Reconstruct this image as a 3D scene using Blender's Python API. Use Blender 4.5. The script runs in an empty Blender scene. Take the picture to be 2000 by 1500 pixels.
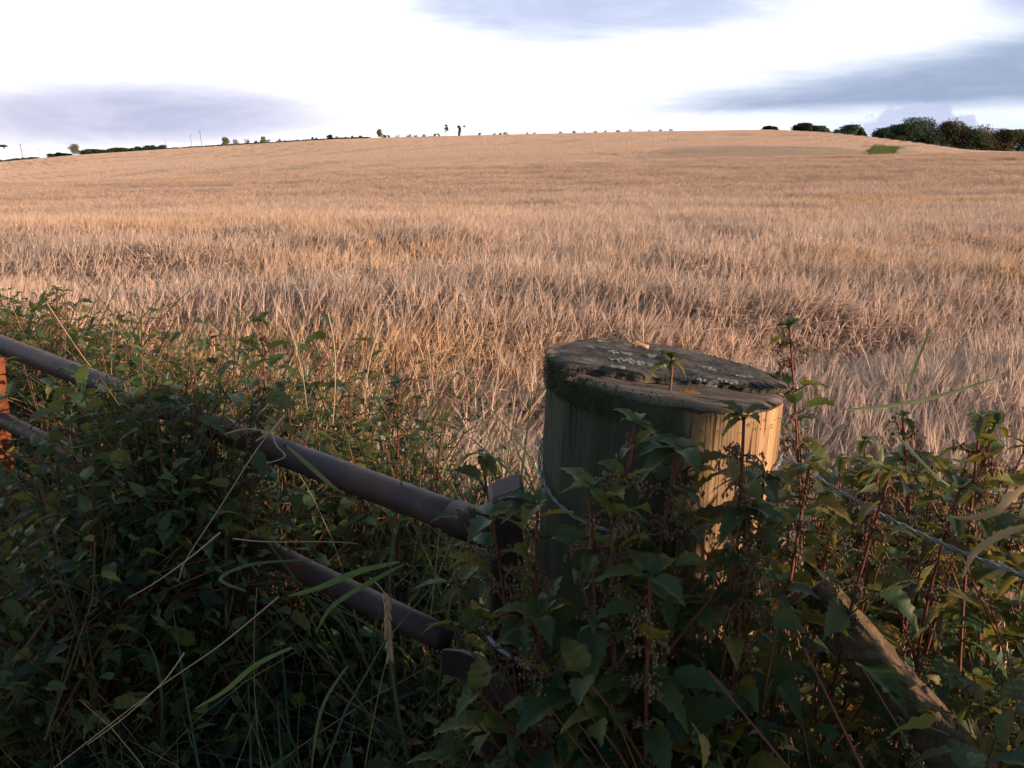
import bpy, math, random
import numpy as np
from mathutils import Vector, Matrix

scene = bpy.context.scene
C = scene.collection
R = math.radians

# ------------------------------------------------------------------ camera
F = 1921.0                                   # focal length in photo pixels (2000 wide)
EYE = Vector((0.0, 0.0, 1.55))
PITCH = math.atan(500.0 / F)
cp, sp = math.cos(PITCH), math.sin(PITCH)
cam_data = bpy.data.cameras.new("camera")
cam = bpy.data.objects.new("camera", cam_data)
C.objects.link(cam)
cam_data.sensor_width = 36.0
cam_data.lens = 36.0 * F / 2000.0
cam_data.clip_start = 0.02
cam_data.clip_end = 9000.0
cam.location = EYE
cam.rotation_euler = (R(90) - PITCH, 0, 0)
scene.camera = cam

scene.view_settings.view_transform = 'Standard'
scene.view_settings.look = 'None'
scene.view_settings.gamma = 1.0
scene.view_settings.exposure = 0.62
scene.cycles.max_bounces = 6
scene.cycles.diffuse_bounces = 5
scene.cycles.transmission_bounces = 3
scene.cycles.use_adaptive_sampling = True
scene.cycles.adaptive_threshold = 0.03
scene.cycles.use_denoising = True

# ------------------------------------------------------------------ sun and sky
SUN_AZ, SUN_EL = 112.0, 11.0                  # clockwise from +Y; low evening sun over the right shoulder
S = Vector((math.sin(R(SUN_AZ)) * math.cos(R(SUN_EL)), math.cos(R(SUN_AZ)) * math.cos(R(SUN_EL)), math.sin(R(SUN_EL))))
sun_data = bpy.data.lights.new("sun", 'SUN')
sun_data.energy = 5.0
sun_data.angle = R(0.6)
sun_data.color = (1.0, 0.67, 0.47)
sun = bpy.data.objects.new("sun", sun_data)
C.objects.link(sun)
sun.rotation_euler = S.to_track_quat('Z', 'Y').to_euler()
sun.location = (30, -12, 20)

world = bpy.data.worlds.new("World")
scene.world = world
world.use_nodes = True
wt = world.node_tree
wt.nodes.clear()


class NT:
    """small helper to write node graphs as expressions"""
    def __init__(self, tree): self.t = tree
    def n(self, kind, **kw):
        nd = self.t.nodes.new(kind)
        for k, v in kw.items(): setattr(nd, k, v)
        return nd
    def link(self, a, b): self.t.links.new(a, b)
    def put(self, sock, v):
        if isinstance(v, bpy.types.NodeSocket): self.link(v, sock)
        elif v is not None: sock.default_value = v
    def m(self, op, a, b=None, c=None, clamp=False):
        nd = self.n('ShaderNodeMath', operation=op, use_clamp=clamp)
        self.put(nd.inputs[0], a)
        if b is not None: self.put(nd.inputs[1], b)
        if c is not None: self.put(nd.inputs[2], c)
        return nd.outputs[0]
    def ss(self, x, a, b):
        nd = self.n('ShaderNodeMapRange', interpolation_type='SMOOTHSTEP')
        self.put(nd.inputs[0], x); self.put(nd.inputs[1], a); self.put(nd.inputs[2], b)
        nd.inputs[3].default_value = 0; nd.inputs[4].default_value = 1
        return nd.outputs[0]
    def mix(self, f, a, b, blend='MIX'):
        nd = self.n('ShaderNodeMix', data_type='RGBA', blend_type=blend)
        self.put(nd.inputs[0], f)
        self.put(nd.inputs[6], a if isinstance(a, bpy.types.NodeSocket) else (*a, 1))
        self.put(nd.inputs[7], b if isinstance(b, bpy.types.NodeSocket) else (*b, 1))
        return nd.outputs[2]
    def noise(self, vec=None, scale=5, detail=3, rough=0.5, dist=0.0, out=0):
        nd = self.n('ShaderNodeTexNoise')
        if vec is not None: self.link(vec, nd.inputs['Vector'])
        nd.inputs['Scale'].default_value = scale; nd.inputs['Detail'].default_value = detail
        nd.inputs['Roughness'].default_value = rough; nd.inputs['Distortion'].default_value = dist
        return nd.outputs[out]
    def vec(self, x, y, z):
        nd = self.n('ShaderNodeCombineXYZ')
        self.put(nd.inputs[0], x); self.put(nd.inputs[1], y); self.put(nd.inputs[2], z)
        return nd.outputs[0]
    def mapping(self, vec, scale=(1, 1, 1), rot=(0, 0, 0)):
        nd = self.n('ShaderNodeMapping'); self.link(vec, nd.inputs[0])
        nd.inputs['Scale'].default_value = scale; nd.inputs['Rotation'].default_value = rot
        return nd.outputs[0]


def build_sky():
    g = NT(wt)
    sky = g.n('ShaderNodeTexSky', sky_type='NISHITA')
    sky.sun_disc = False
    sky.sun_elevation = R(SUN_EL); sky.sun_rotation = R(SUN_AZ)
    tc = g.n('ShaderNodeTexCoord')
    sep = g.n('ShaderNodeSeparateXYZ'); g.link(tc.outputs['Generated'], sep.inputs[0])
    dx, dy, dz = sep.outputs
    yy = g.m('MAXIMUM', dy, 0.08)
    u, v = g.m('DIVIDE', dx, yy), g.m('DIVIDE', dz, yy)
    front = g.ss(dy, 0.15, 0.5)
    # streaky cloud noise, drawn out along the horizon
    nv = g.vec(g.m('MULTIPLY', u, 3.0), g.m('MULTIPLY', v, 16.0), 0.3)
    n1 = g.m('SUBTRACT', g.noise(nv, 1.6, 5, 0.55), 0.5)
    n2 = g.m('SUBTRACT', g.noise(g.vec(g.m('MULTIPLY', u, 7.0), g.m('MULTIPLY', v, 60.0), 4.0), 1.3, 4, 0.6), 0.5)
    n3 = g.m('SUBTRACT', g.noise(g.vec(g.m('MULTIPLY', u, 22.0), g.m('MULTIPLY', v, 26.0), 2.0), 2.0, 4, 0.55), 0.5)

    def ell(cu, cv, ru, rv, tilt=0.0, soft=0.7, wob=0.5):
        du = g.m('SUBTRACT', u, cu)
        dv = g.m('SUBTRACT', g.m('SUBTRACT', v, cv), g.m('MULTIPLY', du, tilt))
        q = g.m('ADD', g.m('POWER', g.m('ABSOLUTE', g.m('DIVIDE', du, ru)), 2.0), g.m('POWER', g.m('ABSOLUTE', g.m('DIVIDE', dv, rv)), 2.0))
        q = g.m('ADD', q, g.m('MULTIPLY', n1, wob * 2)); q = g.m('ADD', q, g.m('MULTIPLY', n2, wob))
        return g.ss(q, 1.0 + soft * 0.35, 1.0 - soft)
    # white, thinly veiled evening sky
    white = g.mix(g.ss(v, 0.0, 0.06), (8.6, 8.5, 9.0), (9.2, 9.3, 9.8))
    blue_low = g.m('MULTIPLY', g.ss(u, 0.12, 0.34), g.ss(v, 0.05, 0.004))
    col = g.mix(g.m('MULTIPLY', blue_low, 0.75), white, (4.9, 5.8, 7.4))
    blue_up = g.m('MULTIPLY', g.ss(g.m('ADD', u, g.m('MULTIPLY', n1, 0.3)), 0.2, 0.55), g.ss(v, 0.02, 0.07))
    col = g.mix(g.m('MULTIPLY', blue_up, 0.30), col, (5.0, 5.9, 7.8))
    # lilac bank low on the left
    mA = ell(-0.42, 0.011, 0.27, 0.040, 0.012, 0.95, 0.35)
    shA = g.ss(g.m('ADD', u, g.m('MULTIPLY', n2, 0.3)), -0.55, -0.30)
    colA = g.mix(shA, (4.3, 4.3, 5.5), (3.25, 3.4, 4.85))
    col = g.mix(g.m('MULTIPLY', mA, 0.92), col, colA)
    glow = g.m('MULTIPLY', g.ss(v, 0.002, -0.022), g.ss(u, -0.2, -0.3))
    col = g.mix(g.m('MULTIPLY', glow, 0.4), col, (8.4, 8.0, 8.5))
    # pale blue streak across the top
    mB = ell(0.12, 0.122, 0.27, 0.046, 0.04, 0.98, 0.6)
    col = g.mix(g.m('MULTIPLY', mB, 0.85), col, (3.1, 3.7, 5.4))
    mB2 = ell(0.52, 0.13, 0.10, 0.03, 0.10, 0.95, 0.6)
    col = g.mix(g.m('MULTIPLY', mB2, 0.8), col, (3.0, 3.5, 5.1))
    # slate-blue wedge widening to the right
    vup = g.m('ADD', g.m('ADD', 0.040, g.m('MULTIPLY', g.m('SUBTRACT', u, 0.09), 0.20)), g.m('ADD', g.m('MULTIPLY', n1, 0.030), g.m('MULTIPLY', n2, 0.016)))
    vlo = g.m('ADD', g.m('ADD', 0.010, g.m('MULTIPLY', g.m('SUBTRACT', u, 0.09), 0.03)), g.m('MULTIPLY', n2, 0.008))
    mC = g.m('MULTIPLY', g.ss(g.m('SUBTRACT', vup, v), -0.008, 0.055), g.ss(g.m('SUBTRACT', v, vlo), -0.008, 0.010))
    mC = g.m('MULTIPLY', mC, g.ss(g.m('ADD', u, g.m('MULTIPLY', n2, 0.08)), 0.03, 0.16))
    deep = g.ss(g.m('ADD', g.m('SUBTRACT', vup, v), g.m('MULTIPLY', n2, 0.02)), 0.008, 0.05)
    col = g.mix(g.m('MULTIPLY', mC, 0.95), col, g.mix(deep, (3.4, 4.1, 5.6), (2.2, 2.8, 4.1)))
    # low lilac cumulus above the wood
    top = g.m('ADD', g.m('ADD', -0.010, g.m('MULTIPLY', n3, 0.040)), g.m('MULTIPLY', g.ss(g.m('ABSOLUTE', g.m('SUBTRACT', u, 0.40)), 0.10, 0.01), 0.034))
    mD = g.m('MULTIPLY', g.ss(g.m('SUBTRACT', top, v), -0.002, 0.005), g.ss(g.m('ABSOLUTE', g.m('SUBTRACT', u, 0.40)), 0.11, 0.07))
    col = g.mix(g.m('MULTIPLY', mD, 0.9), col, (3.9, 4.3, 5.7))
    # the rest of the dome: broken cloud over clear sky, darker away from the bright west-facing front
    nb = g.noise(tc.outputs['Generated'], 2.2, 5, 0.55)
    cover = g.ss(nb, 0.40, 0.62)
    dome = g.mix(g.m('MULTIPLY', cover, 0.7), sky.outputs[0], (1.6, 2.35, 3.6))
    up = g.ss(dz, 0.15, 0.75)
    front_all = g.m('MULTIPLY', front, g.m('SUBTRACT', 1.0, g.m('MULTIPLY', up, 0.85)))
    col = g.mix(front_all, dome, col)
    tex = g.noise(g.vec(g.m('MULTIPLY', u, 9.0), g.m('MULTIPLY', v, 30.0), 7.0), 1.0, 7, 0.6, 1.2)
    col = g.mix(1.0, col, g.mix(g.m('MULTIPLY', front, 1.0), (1, 1, 1), g.mix(g.ss(tex, 0.30, 0.70), (0.92, 0.93, 0.95), (1.08, 1.07, 1.05))), 'MULTIPLY')
    bg = g.n('ShaderNodeBackground'); g.link(col, bg.inputs[0]); bg.inputs[1].default_value = 0.1
    out = g.n('ShaderNodeOutputWorld'); g.link(bg.outputs[0], out.inputs[0])


build_sky()


# ------------------------------------------------------------------ geometry helpers
def ray(px, py):
    xc, yc = (px - 1000.0) / F, (750.0 - py) / F
    return Vector((xc, cp + yc * sp, yc * cp - sp))


def at(px, py, Y):
    """world point seen at photo pixel (px,py), Y metres ahead of the camera"""
    d = ray(px, py)
    return EYE + d * (Y / d.y)


def at_depth(px, py, d):
    return EYE + ray(px, py) * d


def vslope(row):
    rr = (750.0 - row) / F
    return (rr * cp - sp) / (cp + rr * sp)


class MB:
    def __init__(self): self.v = []; self.f = []; self.t = []; self.m = []
    def add(self, verts, faces, tint=0.5, mat=0):
        o = len(self.v)
        self.v.extend([tuple(p) for p in verts])
        self.f.extend([tuple(i + o for i in q) for q in faces])
        self.t.extend(tint if isinstance(tint, list) else [tint] * len(faces))
        self.m.extend([mat] * len(faces))
    def tube(self, pts, radii, sides=6, tint=0.5, caps=True, mat=0, flat=1.0):
        pts = [Vector(p) for p in pts]
        n = len(pts)
        if not hasattr(radii, '__len__'): radii = [radii] * n
        vs = []; fs = []
        t0 = (pts[1] - pts[0]).normalized()
        ref = Vector((0, 0, 1)) if abs(t0.z) < 0.9 else Vector((1, 0, 0))
        a = t0.cross(ref).normalized()
        for i in range(n):
            t = (pts[min(i + 1, n - 1)] - pts[max(i - 1, 0)]).normalized()
            a = (a - t * a.dot(t))
            if a.length < 1e-6: a = t.orthogonal()
            a.normalize()
            b = t.cross(a)
            for k in range(sides):
                an = 2 * math.pi * k / sides
                vs.append(pts[i] + (a * math.cos(an) + b * (math.sin(an) * flat)) * radii[i])
        for i in range(n - 1):
            for k in range(sides):
                k2 = (k + 1) % sides
                fs.append((i * sides + k, i * sides + k2, (i + 1) * sides + k2, (i + 1) * sides + k))
        if caps:
            fs.append(tuple(range(sides))[::-1]); fs.append(tuple((n - 1) * sides + k for k in range(sides)))
        self.add(vs, fs, tint, mat)
    def ribbon(self, pts, widths, side, tint=0.5, fold=0.0, mat=0):
        """flat blade along pts; side = lateral direction (Vector or list)"""
        n = len(pts); vs = []; fs = []
        for i in range(n):
            s = side[i] if isinstance(side, list) else side
            w = widths[i] * 0.5
            p = Vector(pts[i])
            if fold:
                t = (Vector(pts[min(i + 1, n - 1)]) - Vector(pts[max(i - 1, 0)])).normalized()
                up = s.cross(t) * (fold * w)
                vs += [p - s * w + up, p, p + s * w + up]
            else:
                vs += [p - s * w, p + s * w]
        k = 3 if fold else 2
        for i in range(n - 1):
            for j in range(k - 1):
                fs.append((i * k + j, i * k + j + 1, (i + 1) * k + j + 1, (i + 1) * k + j))
        self.add(vs, fs, tint, mat)
    def mesh(self, name, mats, smooth=True):
        me = bpy.data.meshes.new(name)
        me.from_pydata(self.v, [], self.f)
        for m in (mats if isinstance(mats, (list, tuple)) else [mats]): me.materials.append(m)
        at_ = me.attributes.new('tint', 'FLOAT', 'FACE')
        at_.data.foreach_set('value', np.array(self.t, dtype=np.float32))
        me.polygons.foreach_set('material_index', np.array(self.m, dtype=np.int32))
        me.polygons.foreach_set('use_smooth', np.full(len(self.f), smooth))
        me.update()
        return me


def obj(name, data, parent=None, loc=None):
    o = bpy.data.objects.new(name, data)
    C.objects.link(o)
    if parent: o.parent = parent
    if loc is not None: o.location = loc
    return o


def tag(o, label, cat, group=None, kind=None):
    o['label'] = label; o['category'] = cat
    if group: o['group'] = group
    if kind: o['kind'] = kind
    return o


def thing(name, label, cat, loc=(0, 0, 0), group=None):
    o = obj(name, None, loc=loc)
    o.empty_display_size = 0.1
    return tag(o, label, cat, group)


def vnoise(x, y, scale, seed=0):
    """smooth value noise 0..1 (numpy)"""
    x = np.asarray(x, float) / scale + 311.7 * seed; y = np.asarray(y, float) / scale + 77.3 * seed
    xi, yi = np.floor(x), np.floor(y); fx, fy = x - xi, y - yi
    fx = fx * fx * (3 - 2 * fx); fy = fy * fy * (3 - 2 * fy)
    def h(a, b):
        s = np.sin(a * 127.1 + b * 311.7 + seed * 17.13) * 43758.5453
        return s - np.floor(s)
    return (h(xi, yi) * (1 - fx) + h(xi + 1, yi) * fx) * (1 - fy) + (h(xi, yi + 1) * (1 - fx) + h(xi + 1, yi + 1) * fx) * fy


# ------------------------------------------------------------------ materials
def material(name):
    m = bpy.data.materials.new(name); m.use_nodes = True
    m.node_tree.nodes.clear()
    g = NT(m.node_tree)
    out = g.n('ShaderNodeOutputMaterial')
    return m, g, out


def principled(g, base, rough=0.7, spec=0.3, metal=0.0, normal=None):
    p = g.n('ShaderNodeBsdfPrincipled')
    g.put(p.inputs['Base Color'], base if isinstance(base, bpy.types.NodeSocket) else (*base, 1))
    g.put(p.inputs['Roughness'], rough); g.put(p.inputs['Specular IOR Level'], spec); g.put(p.inputs['Metallic'], metal)
    if normal is not None: g.link(normal, p.inputs['Normal'])
    return p.outputs[0]


def attr(g, name='tint', kind='GEOMETRY'):
    a = g.n('ShaderNodeAttribute'); a.attribute_name = name; a.attribute_type = kind
    return a.outputs['Fac']


def ramp(g, fac, stops):
    nd = g.n('ShaderNodeValToRGB'); g.link(fac, nd.inputs[0])
    e = nd.color_ramp.elements
    e[0].position, e[0].color = stops[0][0], (*stops[0][1], 1)
    e[1].position, e[1].color = stops[-1][0], (*stops[-1][1], 1)
    for p, c in stops[1:-1]:
        k = e.new(p); k.color = (*c, 1)
    return nd.outputs[0]


def bump(g, height, strength=0.5, dist=0.01):
    b = g.n('ShaderNodeBump'); g.link(height, b.inputs['Height'])
    b.inputs['Strength'].default_value = strength; b.inputs['Distance'].default_value = dist
    return b.outputs[0]


def leaf_mat(name, stops, trans, rough=0.5, tw=0.4, spec=0.25, inst=False):
    m, g, out = material(name)
    t = attr(g)
    if inst:
        r = attr(g, 'hue', 'INSTANCER')
    else:
        r = g.n('ShaderNodeObjectInfo').outputs['Random']
    tc = g.n('ShaderNodeTexCoord').outputs['Object']
    n = g.noise(tc, 60, 2, 0.5)
    f = g.m('ADD', g.m('MULTIPLY', t, 0.75), g.m('MULTIPLY', r, 0.25))
    f = g.m('ADD', f, g.m('MULTIPLY', g.m('SUBTRACT', n, 0.5), 0.35))
    c = ramp(g, f, stops)
    p = principled(g, c, rough, spec)
    tr = g.n('ShaderNodeBsdfTranslucent')
    g.link(g.mix(0.6, c, trans), tr.inputs[0])
    mx = g.n('ShaderNodeMixShader'); mx.inputs[0].default_value = tw
    g.link(p, mx.inputs[1]); g.link(tr.outputs[0], mx.inputs[2]); g.link(mx.outputs[0], out.inputs[0])
    return m


M = {}
M['nettle'] = leaf_mat('nettle_leaf', [(0.0, (0.022, 0.058, 0.036)), (0.45, (0.038, 0.088, 0.042)), (0.68, (0.085, 0.125, 0.032)), (0.84, (0.21, 0.18, 0.045)), (1.0, (0.27, 0.14, 0.05))], (0.34, 0.29, 0.04), 0.45, 0.45)
M['under'] = leaf_mat('undergrowth_leaf', [(0.0, (0.020, 0.052, 0.036)), (0.4, (0.042, 0.085, 0.042)), (0.65, (0.075, 0.125, 0.042)), (0.85, (0.19, 0.18, 0.05)), (1.0, (0.27, 0.15, 0.06))], (0.28, 0.24, 0.04), 0.5, 0.42, inst=True)
M['grass'] = leaf_mat('grass_blade', [(0.0, (0.028, 0.06, 0.036)), (0.5, (0.055, 0.095, 0.05)), (0.75, (0.22, 0.20, 0.09)), (1.0, (0.42, 0.31, 0.17))], (0.22, 0.26, 0.06), 0.5, 0.3, inst=True)
M['stem'] = leaf_mat('nettle_stem', [(0.0, (0.10, 0.035, 0.025)), (0.5, (0.16, 0.06, 0.04)), (1.0, (0.12, 0.13, 0.05))], (0.2, 0.1, 0.05), 0.6, 0.05)
M['tassel'] = leaf_mat('nettle_tassel', [(0.0, (0.16, 0.09, 0.06)), (0.5, (0.26, 0.16, 0.11)), (1.0, (0.22, 0.20, 0.09))], (0.3, 0.2, 0.1), 0.8, 0.2)
M['straw'] = leaf_mat('dry_straw', [(0.0, (0.36, 0.25, 0.14)), (1.0, (0.58, 0.43, 0.27))], (0.4, 0.3, 0.15), 0.6, 0.15)
M['green_blade'] = leaf_mat('green_blade', [(0.0, (0.035, 0.08, 0.05)), (0.6, (0.07, 0.125, 0.06)), (1.0, (0.20, 0.22, 0.09))], (0.22, 0.28, 0.06), 0.45, 0.3)


def barley_mat():
    m, g, out = material('ripe_barley')
    t = attr(g); hue = attr(g, 'hue', 'INSTANCER')
    c = ramp(g, t, [(0.0, (0.30, 0.225, 0.165)), (0.35, (0.50, 0.39, 0.295)), (0.6, (0.64, 0.50, 0.39)), (1.0, (0.76, 0.60, 0.48))])
    # weathered grey and golden stands; the grey also paints the hill's shaded fold
    c = g.mix(g.ss(hue, 0.55, 1.0), c, g.mix(1.0, c, (1.0, 0.92, 0.72), 'MULTIPLY'))
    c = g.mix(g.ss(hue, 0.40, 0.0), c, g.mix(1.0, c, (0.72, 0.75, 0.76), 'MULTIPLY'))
    p = principled(g, c, 0.7, 0.2)
    tr = g.n('ShaderNodeBsdfTranslucent'); g.link(c, tr.inputs[0])
    mx = g.n('ShaderNodeMixShader'); mx.inputs[0].default_value = 0.38
    g.link(p, mx.inputs[1]); g.link(tr.outputs[0], mx.inputs[2]); g.link(mx.outputs[0], out.inputs[0])
    return m


M['barley'] = barley_mat()


def ground_mat():
    m, g, out = material('soil_and_stubble')
    tc = g.n('ShaderNodeTexCoord').outputs['Object']
    n = g.noise(tc, 1.3, 6, 0.6); n2 = g.noise(tc, 30, 4, 0.6)
    c = g.mix(n, (0.16, 0.115, 0.075), (0.32, 0.235, 0.16))
    c = g.mix(g.m('MULTIPLY', n2, 0.5), c, (0.05, 0.045, 0.03))
    g.link(principled(g, c, 0.95, 0.1, normal=bump(g, n2, 0.6, 0.05)), out.inputs[0])
    return m


def wood_mat(name, base, dark, algae, amount, moss_dir=(-1, -0.3, 0), grain=(38, 38, 1.6)):
    m, g, out = material(name)
    tc = g.n('ShaderNodeTexCoord').outputs['Object']
    gr = g.noise(g.mapping(tc, grain), 1.0, 5, 0.6)
    fine = g.noise(g.mapping(tc, (grain[0] * 4, grain[1] * 4, grain[2] * 2)), 1.0, 3, 0.6)
    c = g.mix(g.ss(gr, 0.35, 0.7), dark, base)
    c = g.mix(g.m('MULTIPLY', g.ss(fine, 0.5, 0.75), 0.35), c, dark)
    chk = g.noise(g.mapping(tc, (grain[0] * 0.9, grain[1] * 0.9, grain[2] * 0.7)), 1.0, 3, 0.6, 0.8)
    gate = g.ss(g.noise(g.mapping(tc, (14, 14, 5)), 1.0, 2, 0.5), 0.48, 0.60)
    crack = g.m('MULTIPLY', g.ss(g.m('ABSOLUTE', g.m('SUBTRACT', chk, 0.5)), 0.016, 0.0), gate)
    c = g.mix(g.m('MULTIPLY', crack, 0.75), c, tuple(x * 0.25 for x in dark))
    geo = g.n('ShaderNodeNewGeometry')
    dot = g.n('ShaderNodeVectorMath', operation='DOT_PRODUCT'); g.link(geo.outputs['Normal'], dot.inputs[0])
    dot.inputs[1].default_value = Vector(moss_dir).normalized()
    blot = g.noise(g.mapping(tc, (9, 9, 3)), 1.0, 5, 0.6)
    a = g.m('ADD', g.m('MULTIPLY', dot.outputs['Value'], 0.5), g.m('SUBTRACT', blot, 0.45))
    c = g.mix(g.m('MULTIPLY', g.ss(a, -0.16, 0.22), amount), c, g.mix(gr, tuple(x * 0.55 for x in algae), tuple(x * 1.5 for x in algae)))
    g.link(principled(g, c, 0.85, 0.15, normal=bump(g, g.m('SUBTRACT', g.m('ADD', gr, g.m('MULTIPLY', fine, 0.5)), crack), 0.9, 0.006)), out.inputs[0])
    return m


def metal_mat(name, base, rust, amt, rough=0.5, spec=0.5):
    m, g, out = material(name)
    tc = g.n('ShaderNodeTexCoord').outputs['Object']
    n = g.noise(tc, 9, 6, 0.65); n2 = g.noise(tc, 120, 4, 0.6); n3 = g.noise(tc, 35, 5, 0.6)
    c = g.mix(g.m('MULTIPLY', g.ss(n, 0.42, 0.7), amt), base, rust)
    c = g.mix(g.m('MULTIPLY', g.ss(n2, 0.45, 0.75), 0.45), c, tuple(x * 0.45 for x in base))
    c = g.mix(g.m('MULTIPLY', g.ss(n3, 0.62, 0.74), 0.5), c, tuple(x * 1.25 + 0.02 for x in rust))
    ro = g.m('ADD', rough, g.m('MULTIPLY', g.m('SUBTRACT', n3, 0.5), 0.35))
    g.link(principled(g, c, ro, spec, normal=bump(g, g.m('ADD', n2, n3), 0.35, 0.0015)), out.inputs[0])
    return m


M['ground'] = ground_mat()
M['post'] = wood_mat('post_timber', (0.49, 0.315, 0.16), (0.23, 0.15, 0.08), (0.045, 0.052, 0.034), 0.97)  # algae stain, its dark tone also painting the shade on the left side
M['ledge'] = wood_mat('split_timber', (0.17, 0.145, 0.125), (0.075, 0.062, 0.052), (0.09, 0.10, 0.05), 0.35, grain=(4, 70, 70))
M['strut'] = wood_mat('strut_timber', (0.23, 0.155, 0.09), (0.12, 0.08, 0.05), (0.06, 0.06, 0.04), 0.4, moss_dir=(0, 0, 1), grain=(60, 60, 60))
M['pipe'] = metal_mat('weathered_steel', (0.058, 0.038, 0.039), (0.14, 0.06, 0.036), 0.85, 0.55, 0.28)
M['stile'] = metal_mat('dark_rusted_steel', (0.026, 0.015, 0.013), (0.055, 0.026, 0.018), 0.7, 0.6, 0.35)
M['rust'] = metal_mat('orange_rust', (0.21, 0.070, 0.030), (0.27, 0.11, 0.05), 0.8, 0.8, 0.2)
M['wire'] = metal_mat('galvanised_wire', (0.24, 0.245, 0.28), (0.13, 0.115, 0.11), 0.5, 0.45, 0.5)
M['pole'] = wood_mat('pole_timber', (0.16, 0.13, 0.11), (0.10, 0.08, 0.07), (0.1, 0.1, 0.08), 0.2)
M['pale_pole'] = wood_mat('pale_pole_timber', (0.72, 0.58, 0.48), (0.6, 0.5, 0.42), (0.5, 0.4, 0.35), 0.1)
M['bark'] = wood_mat('bark', (0.09, 0.065, 0.045), (0.05, 0.04, 0.03), (0.07, 0.08, 0.05), 0.3)


def top_mat():
    m, g, out = material('weathered_end_grain')
    tc = g.n('ShaderNodeTexCoord').outputs['Object']
    sep = g.n('ShaderNodeSeparateXYZ'); g.link(tc, sep.inputs[0])
    r = g.m('SQRT', g.m('ADD', g.m('POWER', sep.outputs[0], 2.0), g.m('POWER', sep.outputs[1], 2.0)))
    w = g.noise(tc, 22, 5, 0.65)
    rings = g.m('SINE', g.m('ADD', g.m('MULTIPLY', r, 900), g.m('MULTIPLY', w, 14)))
    blot = g.noise(g.mapping(tc, (14, 30, 14)), 1.0, 6, 0.65)
    c = ramp(g, blot, [(0.25, (0.028, 0.027, 0.024)), (0.45, (0.058, 0.055, 0.048)), (0.58, (0.098, 0.092, 0.080)), (0.75, (0.17, 0.16, 0.14))])
    c = g.mix(g.m('MULTIPLY', g.ss(rings, 0.0, 1.0), 0.25), c, (0.04, 0.033, 0.028))
    al = g.noise(g.mapping(tc, (9, 20, 9)), 1.3, 5, 0.7)
    c = g.mix(g.m('MULTIPLY', g.ss(al, 0.52, 0.68), 0.6), c, (0.115, 0.105, 0.045))
    pale = g.noise(g.mapping(tc, (26, 60, 26)), 1.0, 5, 0.7)
    c = g.mix(g.m('MULTIPLY', g.ss(pale, 0.60, 0.70), 0.8), c, (0.30, 0.31, 0.28))
    g.link(principled(g, c, 0.9, 0.12, normal=bump(g, g.m('ADD', g.m('MULTIPLY', blot, 1.0), g.m('MULTIPLY', w, 0.7)), 0.9, 0.012)), out.inputs[0])
    return m


def plain_mat(name, a, b, scale=20, rough=0.9):
    m, g, out = material(name)
    tc = g.n('ShaderNodeTexCoord').outputs['Object']
    n = g.noise(tc, scale, 5, 0.6)
    g.link(principled(g, g.mix(n, a, b), rough, 0.15, normal=bump(g, n, 0.6, 0.004)), out.inputs[0])
    return m


M['top'] = top_mat()
M['lichen'] = plain_mat('lichen', (0.14, 0.16, 0.13), (0.31, 0.335, 0.29), 90)
M['moss'] = plain_mat('moss', (0.020, 0.032, 0.014), (0.075, 0.085, 0.028), 120)
M['dead_leaf'] = plain_mat('dead_leaf', (0.36, 0.20, 0.11), (0.55, 0.36, 0.22), 200)
M['bark_chip'] = plain_mat('bark_chip', (0.07, 0.065, 0.055), (0.16, 0.14, 0.11), 40)
M['feather'] = plain_mat('dark_plumage', (0.012, 0.012, 0.014), (0.03, 0.03, 0.035), 20)
M['green_crop'] = leaf_mat('green_crop', [(0.0, (0.06, 0.105, 0.03)), (1.0, (0.11, 0.17, 0.045))], (0.2, 0.28, 0.03), 0.6, 0.25, inst=True)


def crown_mat(name, dark, mid, warm):
    return leaf_mat(name, [(0.0, dark), (0.5, mid), (0.8, warm), (1.0, tuple(x * 1.25 for x in warm))], tuple(x * 1.2 for x in warm), 0.7, 0.2, 0.1)


M['crown_green'] = crown_mat('crown_green', (0.030, 0.058, 0.038), (0.050, 0.085, 0.048), (0.085, 0.10, 0.045))
M['crown_olive'] = crown_mat('crown_olive', (0.045, 0.055, 0.032), (0.075, 0.085, 0.042), (0.12, 0.105, 0.048))
M['crown_brown'] = crown_mat('crown_brown', (0.055, 0.046, 0.028), (0.11, 0.072, 0.036), (0.17, 0.095, 0.04))
M['crown_pale'] = crown_mat('crown_pale', (0.09, 0.10, 0.06), (0.16, 0.165, 0.10), (0.22, 0.20, 0.13))
M['crown_black'] = crown_mat('crown_black', (0.008, 0.011, 0.009), (0.016, 0.020, 0.014), (0.03, 0.03, 0.02))

# ------------------------------------------------------------------ terrain
CREST_PX = [-200, 0, 175, 400, 700, 1100, 1500, 2000, 2300]
CREST_ROW = [358, 352, 347, 338, 325, 311, 302, 293, 289]
SKY_PX = [-200, 0, 150, 350, 500, 660, 980, 1200, 1350, 1500, 1600, 1700, 1780, 1870, 2000, 2300]
SKY_ROW = [324, 316, 302, 289, 280, 270.5, 262, 257, 254.5, 252.5, 257, 267, 277, 291, 301, 312]
CROP_H = 0.90
YC, YS = 70.0, 400.0
U_KN = np.linspace(-0.75, 0.75, 151)
VC = np.interp(U_KN * F * 1.033 + 1000, CREST_PX, [vslope(r) for r in CREST_ROW])
VS = np.interp(U_KN * F * 1.033 + 1000, SKY_PX, [vslope(r) for r in SKY_ROW])
KY = np.array([-1e4, 0.0, 6.0, 18.0, 36.0, YC, 105.0, 145.0, 190.0, 290.0, YS, 560.0, 4000.0])


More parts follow.
